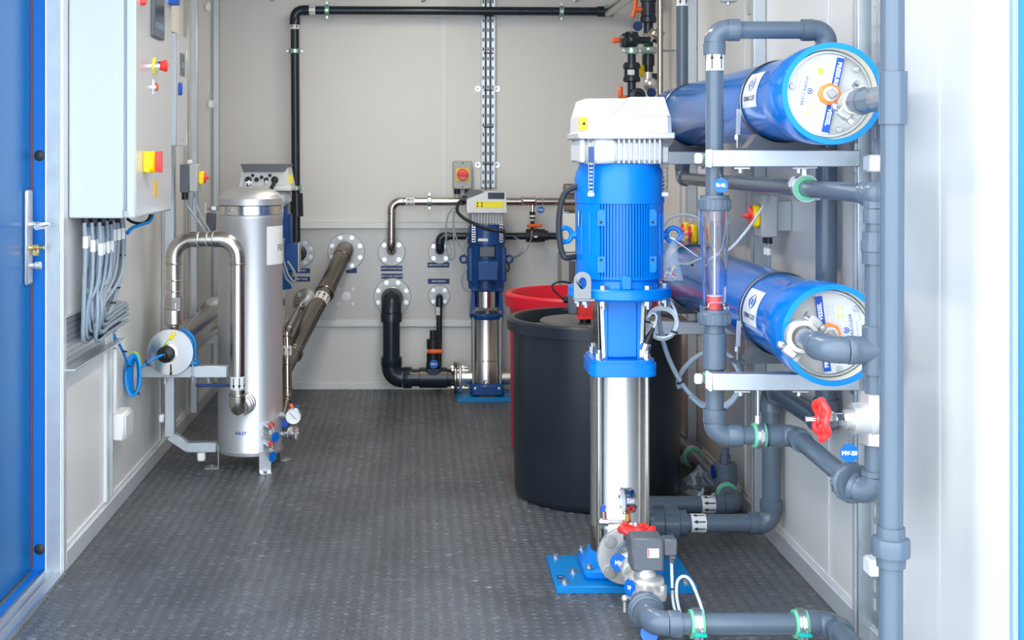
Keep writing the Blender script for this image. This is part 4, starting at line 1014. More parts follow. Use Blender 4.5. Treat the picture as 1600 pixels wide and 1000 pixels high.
# ------------------------------------------------------------------ pressure vessels on the right wall
VXC = .956
def vessel(zc, which, ang, ports):
    t = thing('pressure_vessel', (VXC, 3.9, zc-.116), '%s glossy blue membrane pressure vessel along the right wall' % which, 'pressure vessel')
    o = V(VXC, 3.0, zc)
    MB().lathe(o, (0, 1, 0), [(.104, .02), (.104, .0), (.1165, 0), (.1172, .004), (.1165, .10), (.1135, .15), (.107, .20), (.1045, .225), (.1045, 1.78), (.09, 1.85), (0, 1.85)], 72).build('shell', 'vessel_blue', t)
    MB().lathe(o, (0, 1, 0), [(.104, -.0006), (.1168, -.0006)], 72).build('cut_rim', 'rim_blue', t)
    MB().lathe(o, (0, 1, 0), [(.1042, 0), (.1015, .045)], 72).build('bore', 'cream', t)
    cap = MB().lathe(o+V(0, .036, 0), (0, 1, 0), [(.1016, 0), (.1016, .01), (0, .01), ], 64).build('end_cap', 'cap_white', t)
    MB().ring(o+V(0, .033, 0), (0, 1, 0), .0945, .0992, .006, 64).build('snap_ring', 'zinc', t)
    MB().box(o+V(-.046, .034, .088), (.008, .005, .010), .001, Matrix.Rotation(.6, 3, 'Y')).build('ring_tab', 'black', t)
    # label half-disc with stripe, turned with the cap
    A = math.radians(ang); u = V(math.cos(A), 0, math.sin(A)); v = V(-math.sin(A), 0, math.cos(A))   # u reads up the stripe
    c = o+V(0, .0355, 0)
    def on(x, y, e=0): return c+u*x+v*y+V(0, -e, 0)
    R = .0935; pts = [(-.0905, .0205), (.0905, .0205)]+[(R*math.cos(math.radians(k)), R*math.sin(math.radians(k))) for k in range(10, -192, -8)]
    lb = MB(); lb.add([on(x, y, .0004) for x, y in pts], [list(range(len(pts)))]); lb = lb.build('cap_label', 'cap_print', t, weld=False)
    for (x0, x1) in ((-.088, -.022), (.022, .088)):
        MB().add([on(x, y, .0008) for x, y in ((x0, .003), (x1, .003), (x1, .0205), (x0, .0205))], [(0, 1, 2, 3)]).build('label_stripe', 'blue_print', t)
    def tx(s, x, y, size, m='blue_print', bold=0):
        text(s, size, on(x, y, .0012), u, v, m, t, th=.0002, bold=bold)
    tx('PRESSURE', -.050, .0118, .0130, 'white_print', bold=.0005); tx('VESSEL', .052, .0118, .0135, 'white_print', bold=.0005)
    for k in range(3):
        tx('operating limits', -.050, -.004-.006*k, .0052, 'box_grey'); tx('model  serial', .052, -.004-.007*k, .0050, 'box_grey')
    tx('HYDRA-CLEAR', .004, -.0555, .0105, 'blue_print'); tx('www.hydra-clear', .0, -.068, .006, 'box_grey'); tx('keep pressure released before opening', 0, -.077, .0042, 'box_grey')
    MB().add([on(x, y, .001) for x, y in ((-.056, -.036), (-.036, -.029), (-.054, -.020))], [(0, 1, 2)]).build('warning_triangle', 'yellow_print', t)
    m = MB()
    for (x0, y0, x1, y1) in ((.034, -.040, .058, -.0385), (.034, -.0295, .058, -.028), (.034, -.04, .0355, -.028), (.0565, -.04, .058, -.028)):
        m.add([on(x, y, .001) for x, y in ((x0, y0), (x1, y0), (x1, y1), (x0, y1))], [(0, 1, 2, 3)])
    m.build('yellow_frame', 'yellow_print', t)
    pc = on(.002, -.043, .0012)
    MB().torus(pc, (0, 1, 0), .0058, .0011, 24, 6, .5, 2*PI-.3).lathe(pc, (0, -1, 0), [(0, 0), (.0026, 0), (.0026, .0004), (0, .0004)], 12).build('drop_logo', 'blue_print', t)
    # centre port
    hub = MB().lathe(c, (0, -1, 0), [(.024, 0), (.0255, .003), (.0255, .016), (.021, .019), (.016, .017)], 8).build('retaining_nut', 'orange_lug', t)
    MB().lathe(c, (0, -1, 0), [(.0175, .012), (.0175, .022), (.0155, .023), (0, .021)], 28).build('port_bush', 'cap_print', t)
    sq = MB().box(c+V(0, -.027, 0), (.0185, .016, .0185), .002, Matrix.Rotation(-.55, 3, 'Y')).build('square_plug', 'flange_steel', t)
    for a in (42, 168, 287):
        p = c+V(.086*math.cos(math.radians(a)), 0, .086*math.sin(math.radians(a)))
        MB().cyl(p, p+V(0, -.007, 0), .0065, n=16, ch=.001).build('cap_screw', 'zinc', t)
        MB().cyl(p+V(0, -.0071, 0), p+V(0, -.0075, 0), .003, n=6).build('screw_socket', 'box_grey', t)
    # side port collar grooves and straps
    for yy in (3.42, 4.50):
        MB().lathe(V(VXC, yy, zc), (0, 1, 0), [(.1046, 0), (.1075, .001), (.1075, .017), (.1046, .018)], 64, 0, 2*PI).build('strap_rubber', 'black_rubber', t)
        MB().lathe(V(VXC, yy, zc), (0, 1, 0), [(.1075, .0005), (.1082, .001), (.1082, .005), (.1075, .0055)], 64, 0, 2*PI).build('strap_band', 'steel', t)
        MB().beam(V(VXC-.108, yy+.01, zc-.02), V(VXC-.112, yy+.01, zc-.10), .012, .003, .0005).cyl(V(VXC-.113, yy+.01, zc-.128), V(VXC-.112, yy+.01, zc-.085), .0035, n=8).cyl(V(VXC-.113, yy+.01, zc-.10), V(VXC-.113, yy+.01, zc-.088), .008, n=6).build('strap_bolt', 'zinc', t)
        sd = MB()
        pts = [(-.128, -.122), (-.095, -.122), (-.07, -.088)]+[(.1095*math.cos(math.radians(k)), .1095*math.sin(math.radians(k))) for k in range(232, 310, 8)]+[(.07, -.088), (.095, -.122), (.118, -.122), (.118, -.128), (-.128, -.128)]
        sd.prism(pts, V(VXC, yy+.04, zc), (1, 0, 0), (0, 0, 1), .06)
        sd.build('saddle', 'box_dark', t)
    # curved maker's sticker behind the bell end
    def wr(x, y, e=.0006):     # x along the axis towards the opening, y round the shell
        a = math.radians(165)-y/.108; Yp = 3.405-x; q = Yp-3.0
        prof = [(.10, .1165), (.15, .1135), (.20, .107), (.225, .1045), (2, .1045)]; rr = .1045
        for (h0, r0), (h1, r1) in zip(prof, prof[1:]):
            if h0 <= q <= h1: rr = r0+(r1-r0)*(q-h0)/(h1-h0); break
        rr += .0004+e
        return V(VXC+rr*math.cos(a), Yp, zc+rr*math.sin(a))
    m = MB(); n = 14; LX = .135
    for k in range(n+1):
        y = -.048+.096*k/n
        m.v += [wr(LX*i/4, y) for i in range(5)]
    for k in range(n):
        for i in range(4): m.f.append([5*k+i, 5*k+i+1, 5*(k+1)+i+1, 5*(k+1)+i])
    m.build('maker_sticker', 'white_print', t, weld=False)
    m = MB(); n = 12
    for k in range(n):
        y = -.008+.044*k/n; y2 = -.008+.044*(k+1)/n
        w0 = .03*math.sin(PI*k/n); w1 = .03*math.sin(PI*(k+1)/n)
        for sg in (-1, 1):
            m.add([wr(.07+sg*w0, y, .0014), wr(.07+sg*w1, y2, .0014), wr(.07+sg*w1*.55, y2, .0014), wr(.07+sg*w0*.55, y, .0014)], [(0, 1, 2, 3)])
    m.add([wr(.064, .006, .0014), wr(.076, .006, .0014), wr(.076, .022, .0014), wr(.064, .022, .0014)], [(0, 1, 2, 3)])
    m.build('sticker_logo', 'blue_print', t, weld=False)
    text('ORM-CLEF', .023, None, (1, 0, 0), (0, 0, 1), 'navy_print', t, fn=lambda x, y: wr(.067+x, -.025+y*.75, .0014), name='lettering', bold=.0004)
    return t
zU, zW = 1.226+(245-146)*3.0/F, 1.226-(524-245)*3.0/F
vu = vessel(zU, 'upper', -102, 0); vw = vessel(zW, 'lower', 97, 0)
# cantilever arms and uprights carrying the vessels
def arm(d, zc, lab, x0):
    t = thing('support_arm', (1.0, d, zc), lab, 'bracket')
    MB().span(x0, XR-.042, d, d+.041, zc-.0205, zc+.0205, .002).build('arm_channel', 'galv', t)
    MB().span(x0-.008, x0, d-.002, d+.043, zc-.022, zc+.022, .002).build('end_cap', 'white', t)
    for k, x in enumerate((x0+.075, x0+.22)):
        MB().span(x-.02, x+.02, d+.004, d+.038, zc-.0265, zc-.0215, .001).cyl(V(x, d+.02, zc-.036), V(x, d+.02, zc-.0265), .006, n=6).build('square_washer', 'zinc', t)
    return t
zaU, zaW = 1.226-(245.5-245)*3.24/F, 1.226-(580-245)*3.24/F
xa = (1113-VX)*3.24/F
for (d, lab) in ((3.24, 'nearer'), (4.26, 'farther')):
    arm(d, zU-.128-.021, '%s galvanised arm under the upper blue vessel' % lab, xa if d < 4 else .72)
    arm(d, zW-.128-.021, '%s galvanised arm under the lower blue vessel' % lab, xa if d < 4 else .72)
for (d, lab, x) in ((3.26, 'nearest', 1.101), (4.26, 'second', 1.101), (5.3, 'third', 1.101)):
    t = thing('wall_strut', (1.12, d, 0), '%s galvanised upright strut on the right wall' % lab, 'strut', 'uprights on the right wall')
    MB().span(x, XR-.001, d, d+.041, .0, ZC, .002).build('channel', 'galv', t)
    MB().span(x-.002, x, d+.012, d+.029, .02, ZC-.02).build('channel_slot', 'box_grey', t)
    if d < 4:
        for z in (zU-.148, zW-.148, 1.9): MB().box((x-.004, d+.02, z), (.008, .034, .075), .001).build('arm_plate', 'zinc', t)
t = thing('slotted_rail', (1.13, 3.15, 0), 'slotted perforated steel rail beside the nearest right wall upright', 'rail')
MB().span(XR-.02, XR-.001, 3.10, 3.225, .08, ZC, .002).build('rail_plate', 'galv', t)
m = MB()
for k in range(48):
    z = .12+.046*k
    for yy in (3.13, 3.165, 3.2): m.span(XR-.0215, XR-.0198, yy-.006, yy+.006, z, z+.028)
m.build('rail_slots', 'box_grey', t, kind='stuff')
for k, py in enumerate((255, 884)):
    c = P(1364, py, 3.12); MB().box(c+V(-.0, 0, 0), (.032, .05, .04), .004).build('end_clip', 'white', t)

# ------------------------------------------------------------------ flow meter line
dF = 3.31; sF = F/dF
def PF(px, py): return P(px, py, dF)
xf = PF(1116.5, 0).x; rf = .0222; ztp = PF(0, 47).z
t = fm = thing('flow_pipe', (xf, dF, .5), 'grey plastic pipe rising past the flow tube and over the upper blue vessel', 'pipe')
xpt = PF(1291, 0).x
pvc_run(t, [V(xf, dF, PF(0, 309).z), V(xf, dF, ztp), V(xpt, dF, ztp), V(xpt, dF, zU+.075)], rf, fit=1.19, sock=.03)
arrows(t, PF(1117, 96), (0, 0, 1), rf, .047, 6)
MB().cyl(V(xpt, dF, zU+.07), V(xpt, dF, zU+.112), .03, n=24, ch=.002).build('side_port_collar', 'steel', t)
zel = PF(0, 680).z; xel = .958
pvc_run(t, [V(xf, dF, PF(0, 566).z), V(xf, dF, zel), V(xel, dF, zel), V(xel, 2.86, zel-.012)], rf*1.02, fit=1.2, sock=.034)
MB().cyl(PF(1116.5, 576), PF(1116.5, 520), .0295, n=28, ch=.0015).cyl(PF(1116.5, 521), PF(1116.5, 505), .025, n=28).build('socket_adaptor', 'pvc', t)
c = V(.868, dF, zel); o = clamp(t, c, (1, 0, 0), rf*1.02, side=(0, -1, .15), wd=.03, wide=1.4)
MB().cyl(c+V(-.002, 0, .03), V(.866, dF, zW-.128-.045), .0042, n=10).cyl(c+V(-.002, 0, .026), c+V(-.002, 0, .05), .009, n=6).build('hanger_rod', 'zinc', o)
for (z, px) in ((zU-.149, 1097), (zW-.149, 1095)):
    o = clamp(t, V(xf, dF, z), (0, 0, 1), rf, side=(-1, 0, 0), wd=.024, wide=1.3)
    MB().box(V(xf-rf-.022, dF-.016, z), (.02, .012, .026), .004).build('clamp_end', 'white', o)
dT = 2.86
MB().lathe(V(xel, dT+.03, zel-.012), (0, -1, 0), [(.025, -.02), (.033, -.02), (.033, 0), (.043, .002), (.0435, .022), (.038, .026), (.037, .04), (.0, .042)], 40).build('union_nut', 'pvc', t)
m = MB()
for k in range(14):
    a = 2*PI*k/14; e = V(math.cos(a), 0, math.sin(a)); m.beam(V(xel, dT+.026, zel-.012)+e*.0432, V(xel, dT+.010, zel-.012)+e*.0432, .006, .004, .001, up=e)
m.build('grip_ribs', 'pvc', t)
# variable-area flow meter
t = thing('flow_meter', PF(1116, 508), 'clear tapered flow meter tube with red float between grey union nuts', 'flow meter')
def nut(z0, z1, R):
    o = MB().lathe(V(xf, dF, z0), (0, 0, 1), [(.024, 0), (R-.003, 0), (R, .003), (R, (z1-z0)*.72), (R-.004, (z1-z0)*.8), (R-.004, z1-z0), (.024, z1-z0)], 40).build('union_nut', 'pvc', t)
    m = MB()
    for k in range(18):
        a = 2*PI*k/18; e = V(math.cos(a), math.sin(a), 0); m.beam(V(xf, dF, z0+.005)+e*R, V(xf, dF, z0+(z1-z0)*.7)+e*R, .005, .003, .0008, up=e)
    m.build('grip_ribs', 'pvc', o)
nut(PF(0, 329).z, PF(0, 305).z, .040); nut(PF(0, 507).z, PF(0, 483).z, .0405)
zt0, zt1 = PF(0, 485).z, PF(0, 328).z
MB().lathe(V(xf, dF, zt0), (0, 0, 1), [(.036, -.002), (.036, .012), (.028, .02), (.0285, .03), (.0375, zt1-zt0), (.0335, zt1-zt0), (.0245, .03), (.024, 0)], 40).build('taper_tube', 'clear', t)
MB().cyl(V(xf, dF, zt0+.003), V(xf, dF, zt0+.036), .0185, n=28, ch=.001).build('float', 'red_clear', t)
MB().lathe(V(xf, dF, zt0+.0365), (0, 0, 1), [(0, 0), (.019, 0), (.019, .002), (0, .003)], 28).build('float_rim', 'white_print', t)
text('FLOW', .011, (xf, dF-.0188, zt0+.02), (1, 0, 0), (0, 0, 1), 'white_print', t)
MB().cyl(V(xf, dF, zt0), V(xf, dF, zt1), .0022, n=10).build('guide_rod', 'white', t)
m = MB()
for (x0, z0_, x1, z1_) in ((-.009, 0, -.0082, .062), (.0082, 0, .009, .062), (-.009, 0, .009, .0008), (-.009, .0612, .009, .062)):
    m.span(xf-.002+x0, xf-.002+x1, dF-.0372, dF-.0366, PF(0, 384).z+z0_, PF(0, 384).z+z1_)
for k in range(12): m.span(xf-.002+.0, xf-.002+.004, dF-.0372, dF-.0366, PF(0, 379).z+.0044*k, PF(0, 379).z+.0044*k+.0014)
m.build('scale_print', 'box_dark', t)
disc_tag('flow_tag', PF(1120, 289)+V(0, -.045, 0), .0185, 'blue oval-looking tag chained above the clear flow meter tube', 'FI-02', (PF(1117, 258)+V(0, -.03, 0), PF(1120, 278)+V(0, -.045, 0)), n=(-.45, -.9, 0))

# ------------------------------------------------------------------ vertical lines next to the vessels
d2 = 2.8; s2 = F/d2; x2 = P(1369, 0, d2).x; r2 = .0235
def P2(px, py): return P(px, py, d2)
t = thing('concentrate_pipe', (x2, d2, .3), 'grey plastic riser left of the front standpipe, joined to the lower vessel', 'pipe')
zdp = 1.146; xdp = x2
yfar = 4.83
pvc_run(t, [V(x2, d2, P2(0, 368).z), V(x2, d2, zdp), V(x2, yfar, zdp), V(x2, yfar, 2.34)], .0218, fit=1.19, sock=.03)
MB().sphere(V(x2, d2, zdp), .0285, 20, 12).build('elbow_boss', 'pvc', t)
clamp(t, V(x2, F*x2/(1258-VX), zdp), (0, 1, 0), .0218, side=(-.9, 0, .45), wd=.03, wide=1.7)
MB().cyl(V(x2, F*x2/(1258-VX), zdp+.03), V(x2, F*x2/(1258-VX), zU-.172), .0045, n=10).cyl(V(x2, F*x2/(1258-VX), zdp+.028), V(x2, F*x2/(1258-VX), zdp+.05), .010, n=6).span(x2-.025, x2+.025, F*x2/(1258-VX)-.02, F*x2/(1258-VX)+.02, zU-.174, zU-.170).build('hanger_rod', 'zinc', t)
arrows(t, V(x2, yfar, 1.805), (0, 0, -1), .0218, .05, 6)
union(t, P2(1369, 385), (0, 0, 1), r2, .062, ribs=0, fat=1.34)
MB().cyl(P2(1369, 412), P2(1369, 392), r2*1.25, n=28).build('socket', 'pvc', t)
MB().cyl(P2(1369, 510), P2(1369, 412), r2, n=28).build('pipe', 'pvc', t)
zp2 = H-(547-VY)/s2
MB().cyl(V(x2, d2, zp2+.052), V(x2, d2, zp2-.052), r2*1.24, n=28, ch=.001).cyl(V(x2-.06, d2, zp2), V(x2, d2, zp2), r2*1.26, n=28).build('tee', 'pvc', t)
MB().cyl(V(x2, d2, zp2-.05), P2(1369, 615), r2, n=28).build('pipe', 'pvc', t)
MB().cyl(P2(1369, 694), P2(1369, 760), r2*1.02, n=28).build('pipe', 'pvc', t)
xq = P(1262, 0, 2.93).x; zq = H-(538-VY)*2.93/F
pvc_run(t, [V(xq, 2.945, zp2+.004), V(xq, d2, zp2), V(x2-.045, d2, zp2)], r2*1.0, fit=1.24, Rb=.045, sock=.02)
pvc_run(t, [V(x2, d2, P2(0, 740).z), V(x2, d2, zel-.012-.01), V(xel-.002, d2+.03, zel-.012)], r2, fit=1.25, Rb=.034, sock=.012)
# grooved steel coupling on the lower vessel port
def coupling(c, label, R=.036):
    t = thing('grooved_coupling', c, label, 'coupling'); c = Vector(c)
    m = MB().lathe(c, (0, -1, 0), [(R*.75, -.03), (R*.8, -.03), (R*.8, .0), (R, .002), (R*1.08, .008), (R*1.08, .022), (R, .028), (R*.8, .03), (R*.75, .03)], 36).build('housing', 'cast_steel', t)
    for a in (50, 230):
        e = V(math.cos(math.radians(a)), 0, math.sin(math.radians(a))); p = c+e*(R*1.25)+V(0, -.015, 0)
        f2 = V(-e.z, 0, e.x)
        MB().beam(p-f2*.016, p+f2*.016, .02, .024, .004, up=(0, 1, 0)).build('bolt_pad', 'cast_steel', t)
        MB().cyl(p-f2*.026, p+f2*.026, .0055, n=10).cyl(p+f2*.016, p+f2*.026, .010, n=6).sphere(p-f2*.024, .010, 12, 8).build('coupling_bolt', 'zinc', t)
    return t
coupling((xq, 2.99, zp2+.005), 'cast steel coupling on the lower vessel end port')
# globe valve with red wheel
t = thing('globe_valve', P2(1369, 690), 'cast steel globe valve with a red handwheel facing left under the lower vessel', 'valve')
zv = H-(655-VY)/s2
MB().cyl(P2(1369, 694), P2(1369, 614), .0345, n=8, ch=.002).cyl(V(x2-.02, d2, zv), V(x2+.02, d2, zv), .04, n=28).sphere(V(x2, d2, zv), .042, 20, 14).cyl(V(x2-.052, d2, zv), V(x2-.01, d2, zv), .034, .038, n=28, ch=.002).cyl(V(x2-.068, d2, zv), V(x2-.05, d2, zv), .02, n=20).build('valve_body', 'cast_steel', t)
MB().cyl(V(x2-.085, d2, zv), V(x2-.06, d2, zv), .014, n=6).cyl(V(x2-.112, d2, zv), V(x2-.088, d2, zv), .0175, n=6, ch=.002).cyl(V(x2-.15, d2, zv), V(x2-.08, d2, zv), .0065, n=12).build('bonnet', 'chrome', t)
handwheel(t, V(P2(1284, 0).x, d2, zv), (-1, .02, 0), .042)
disc_tag('valve_tag', P2(1324, 706)+V(0, -.012, 0), .0196, 'blue round tag chained below the red handwheel of the globe valve', 'MV-20', (P2(1326, 655)+V(0, -.012, -.01), P2(1324, 692)+V(0, -.012, 0)), n=(0, -1, 0))
# front standpipe
d3 = 2.65; s3 = F/d3; x3 = P(1394.5, 0, d3).x; r3 = .0235
def P3(px, py): return P(px, py, d3)
t = thing('standpipe', (x3, d3, 0), 'tall grey plastic standpipe in front at the right with a tee and a union', 'pipe')
MB().cyl(V(x3, d3, 2.34), P3(1394.5, 120), r3, n=32).build('pipe', 'pvc', t)
MB().cyl(P3(1394.5, 190), V(x3-.003, d3, P3(0, 828).z), r3, n=32).build('pipe', 'pvc', t)
MB().cyl(V(x3-.003, d3, P3(0, 880).z), V(x3-.004, d3, .0), r3, n=32).build('pipe', 'pvc', t)
zt3 = P3(0, 154).z
MB().cyl(P3(1395.5, 195), P3(1395.5, 112), r3*1.19, n=32, ch=.001).build('tee', 'pvc', t)
zu = P3(0, 854).z
MB().lathe(V(x3-.003, d3, zu), (0, 0, 1), [(r3, -.040), (r3*1.2, -.040), (r3*1.24, -.020), (.0365, -.018), (.0375, -.012), (.0375, .012), (.036, .017), (r3*1.2, .019), (r3*1.18, .040), (r3, .040)], 40).build('union_nut', 'pvc', t)
# port of the upper vessel into the standpipe
xk, zk_ = .986, zU-.022
MB().cyl(V(xk+.0, 2.80, zk_), V(x3, 2.66, zk_), r3*1.05, n=28).lathe(V(xk, 2.90, zk_), (0, -1, 0), [(.022, -.02), (.028, -.02), (.028, .0), (.0315, .002), (.0315, .022), (.028, .025), (.027, .045), (.0265, .10), (.02, .1)], 8).build('port_adaptor', 'pvc', t)
coupling((.986, 2.965, zk_), 'cast steel coupling on the upper vessel end port', R=.0275)

# ------------------------------------------------------------------ pump delivery pipes along the right wall
d4 = 4.04; x4 = 1.098; z4 = .098; r4 = .0298
t = thing('delivery_pipe', (x4, d4, 0), 'grey plastic delivery pipe from the pump rising up the right wall', 'pipe')
z5 = 1.226-(608-245)*d4/F
pvc_run(t, [V(.70, d4, z4), V(x4, d4, z4), V(x4, d4, z5), V(x4, 3.50, z5), V(x4, 3.50, 1.36)], r4*.93, fit=1.16, sock=.03)
xun = P(1048, 0, d4).x
o = MB().lathe(V(P(1012, 0, d4).x, d4, z4), (1, 0, 0), [(.02, 0), (.052, 0), (.054, .012), (.046, .014), (.046, .045), (.0535, .047), (.0535, .088), (.05, .092), (.04, .093), (.039, .118), (.03, .118)], 40).build('check_union', 'pvc', t)
m = MB()
for k in range(16):
    a = 2*PI*k/16; e = V(0, math.cos(a), math.sin(a)); b0 = V(P(1012, 0, d4).x, d4, z4)
    m.beam(b0+V(.052, 0, 0)+e*.0535, b0+V(.084, 0, 0)+e*.0535, .006, .005, .001, up=e); m.beam(b0+V(.0, 0, 0)+e*.0535, b0+V(.011, 0, 0)+e*.0535, .006, .003, .001, up=e)
m.build('grip_ribs', 'pvc', o)
arrows(t, P(1090, 816, d4)-V(0, 0, 0)+V(0, 0, z4-P(1090, 816, d4).z), (-1, 0, 0), r4*.93, .045, 8)
MB().cyl(V(cx+.0, 3.9, z4), V(cx+.0, 4.03, z4), .034, n=24).cyl(V(cx, d4, z4), V(.705, d4, z4), .034, n=24).sphere(V(cx, d4, z4), .034, 16, 10).build('pump_outlet_elbow', 'pvc', t)
d5 = 4.36; z6 = 1.226-(782-245)*d5/F; x5 = P(1146, 0, d5).x
t = thing('return_pipe', (x5, d5, 0), 'grey plastic return pipe just above the delivery pipe near the floor', 'pipe')
pvc_run(t, [V(.66, d5-.05, z6), V(x5, d5-.05, z6), V(x5, 6.5, z6)], .0275, fit=1.12, Rb=.045, sock=.03)
arrows(t, V(P(1106, 0, d5-.05).x, d5-.05, z6), (-1, 0, 0), .0275, .046, 8)
tp = V(P(1133, 0, 4.52).x+.0, 4.52, z6)
MB().cyl(tp, tp+V(0, 0, .088), .041, n=32, ch=.002).cyl(tp+V(0, 0, .088), tp+V(0, 0, .115), .0185, n=6).cyl(tp+V(0, 0, .11), tp+V(0, 0, .14), .0135, n=16).build('test_tee', 'pvc', t)
clamp(t, V(x5, 4.46, z6), (0, 1, 0), .0275, side=(.9, 0, .3), wd=.03, wide=1.6)
clamp(t, V(x5, 5.0, z6), (0, 1, 0), .0275, side=(.9, 0, .3), wd=.03, wide=1.8)
disc_tag('valve_tag', tp+V(-.044, -.012, .06), .022, 'dark blue tag seen edge on beside the test tee near the floor', None, (tp+V(-.04, -.02, .085), tp+V(.03, -.03, .09)), n=(-1, -.15, 0), mat='navy_print')
random.seed(5)
m = MB(); c = P(1085, 758, 4.75)
for i in range(7):
    for j in range(9): m.v.append(c+V(-.085+.17*j/8+random.uniform(-.008, .008), random.uniform(-.02, .02)-.05*math.sin(PI*j/8), (.10-.02*abs(j-4))*i/6*(.6+.4*math.sin(PI*j/8))-.055+random.uniform(-.010, .010)))
for i in range(6):
    for j in range(8): m.f.append([i*9+j, i*9+j+1, (i+1)*9+j+1, (i+1)*9+j])
mm = MB(); zmin = min(p.z for p in m.v); mm.v = [p+V(0, 0, .004-zmin) for p in m.v]; mm.f = m.f
mm.build('crumpled_foil', 'foil', label='crumpled silver packing film on the floor beside the black tank', cat='packaging', weld=False, ang=15)

# ------------------------------------------------------------------ cables and small things near the pump
t = thing('sensor_cable', P(1035, 505, 3.9), 'grey sensor cable coiled in rings beside the pump lantern', 'cable')
for k in range(4):
    cc = P(1034+1.5*(k % 2), 503+1.2*k, 3.80+.006*k); R_ = .046-.002*(k % 3)
    MB().tube([cc+V(R_*math.cos(q), .006*math.sin(2*q+k), R_*.98*math.sin(q)) for q in [2*PI*i/40 for i in range(40)]], .0036, 8, closed=True).build('coil_turn', 'cable_pale', t)
MB().tube(crom([P(1041, 462, 3.86), P(1049, 473, 3.82), P(1056, 488, 3.8), P(1059, 505, 3.8)], 6), .0036, 8).build('cable_lead', 'cable_pale', t)
MB().tube(crom([P(1019, 519, 3.77), P(1024, 505, 3.77), P(1026, 494, 3.78), P(1020, 489, 3.78), P(1010, 497, 3.79)], 6), .0036, 8).build('cable_lead', 'cable_pale', t)
for p in (P(1012, 503, 3.78), P(1054, 519, 3.78)): MB().torus(p, (.3, 0, 1), .009, .0025, 16, 6).build('cable_tie', 'black', t)
t = thing('pressure_sensor', P(1006, 555, 3.77), 'black and steel sensor plug standing on the pump bracket corner', 'sensor')
MB().cyl(P(1006, 548, 3.77), P(1010, 536, 3.77), .0155, n=20, ch=.002).cyl(P(1005, 556, 3.77), P(1006, 547, 3.77), .011, n=6).build('sensor_body', 'chrome', t)
MB().cyl(P(1010, 537, 3.77), P(1017, 521, 3.77), .0125, .008, n=16).cyl(P(1017, 521, 3.77), P(1021, 512, 3.77), .007, .005, n=12).build('connector_plug', 'black', t)
t = thing('grey_hose', P(1110, 640, 3.95), 'large loop of grey flexible conduit hanging behind the flow pipe', 'hose')
lp = [(1027, 480), (1030, 498), (1034, 525), (1045, 560), (1062, 594), (1078, 615), (1096, 630), (1118, 636), (1140, 628), (1155, 607), (1157, 585), (1145, 560), (1125, 548), (1104, 550), (1085, 560), (1068, 577), (1060, 594), (1061, 606)]
MB().tube(crom([P(a, b_, 3.92+.006*i) for i, (a, b_) in enumerate(lp)], 6), .0072, 12).build('conduit', 'hose', t)
MB().tube(crom([P(a, b_+4, 3.94+.006*i) for i, (a, b_) in enumerate(lp[5:12])], 6), .0062, 12).build('conduit', 'hose', t)
MB().torus(P(1063, 597, 3.94), (.5, 0, -.9), .010, .003, 16, 6).build('cable_tie', 'black', t)
t = thing('arched_lead', P(1060, 400, 4.0), 'thin pale lead arching from the pump past the flow meter', 'cable')
MB().tube(crom([P(1034, 358, 4.0), P(1044, 343, 4.0), P(1062, 336, 4.0), P(1085, 338, 4.0), P(1100, 350, 4.0)], 6), .0042, 8).build('lead', 'cable_pale', t)
MB().tube(crom([P(1060, 412, 4.0), P(1078, 412, 4.0), P(1096, 404, 3.95), P(1136, 392, 3.8), P(1165, 362, 3.75), P(1190, 327, 3.8), P(1206, 304, 3.9)], 6), .0042, 8).build('lead', 'cable_pale', t)
MB().torus(P(1081, 412, 4.0), (1, 0, .1), .006, .003, 14, 6).build('cable_tie', 'black', t)
# small parts bag tied to the eye bolt
t = thing('parts_bag', P(1048, 440, 3.80), 'clear plastic bag of small screws tied to the pump eye bolt', 'bag')
random.seed(3); m = MB(); rings = [(376, 2), (381, 6), (392, 10), (405, 13), (420, 16), (430, 18), (438, 19.5)]
for i, (py, hw_) in enumerate(rings):
    for k in range(16):
        a = 2*PI*k/16; p = P(1054-4.5*min(i, 3)*.6+1*i*.4, py, 3.80); rr = hw_/540
        m.v.append(p+V(rr*math.cos(a)+random.uniform(-.0015, .0015), max(.003, .018*math.sin(min(i, 5)/5*PI*.8))*math.sin(a)+random.uniform(-.002, .002), random.uniform(-.002, .002)))
for i in range(len(rings)-1):
    for k in range(16): m.f.append([i*16+k, i*16+(k+1) % 16, (i+1)*16+(k+1) % 16, (i+1)*16+k])
m.f.append([6*16+k for k in range(16)])
m.build('bag_film', 'poly_bag', t, weld=False, ang=60)
m = MB()
for k in range(9):
    p0 = P(1044, 378, 3.805); a = math.radians(12+8*k); e = V(math.cos(a), random.uniform(-.2, .3), math.sin(a))
    m.add([p0+V(.010, 0, -.004), p0+e*random.uniform(.05, .075), p0+e*.06+V(.004, .01, .009)], [(0, 1, 2)])
m.build('bag_neck', 'poly_bag', t, weld=False)
cols = ['zinc', 'red', 'yellow', 'blue_print', 'white', 'brass', 'black', 'zinc', 'red', 'cable_blue', 'zinc', 'zinc', 'yellow', 'zinc']
for k, cm in enumerate(cols):
    p = P(1036+random.uniform(0, 22), 434-random.uniform(0, 14), 3.80+random.uniform(-.006, .006)); e = V(random.uniform(-1, 1), random.uniform(-.4, .4), random.uniform(-1, 1)).normalized()
    MB().cyl(p-e*.006, p+e*.007, .0022, n=8).cyl(p+e*.007, p+e*.010, .0042, n=6).build('small_screw', cm, t)
MB().beam(P(1052, 373, 3.78), P(1090, 401, 3.74), .003, .0016, .0004).torus(P(1051, 373, 3.79), (.4, .2, 1), .008, .002, 16, 6).build('tie_strap', 'white', t)
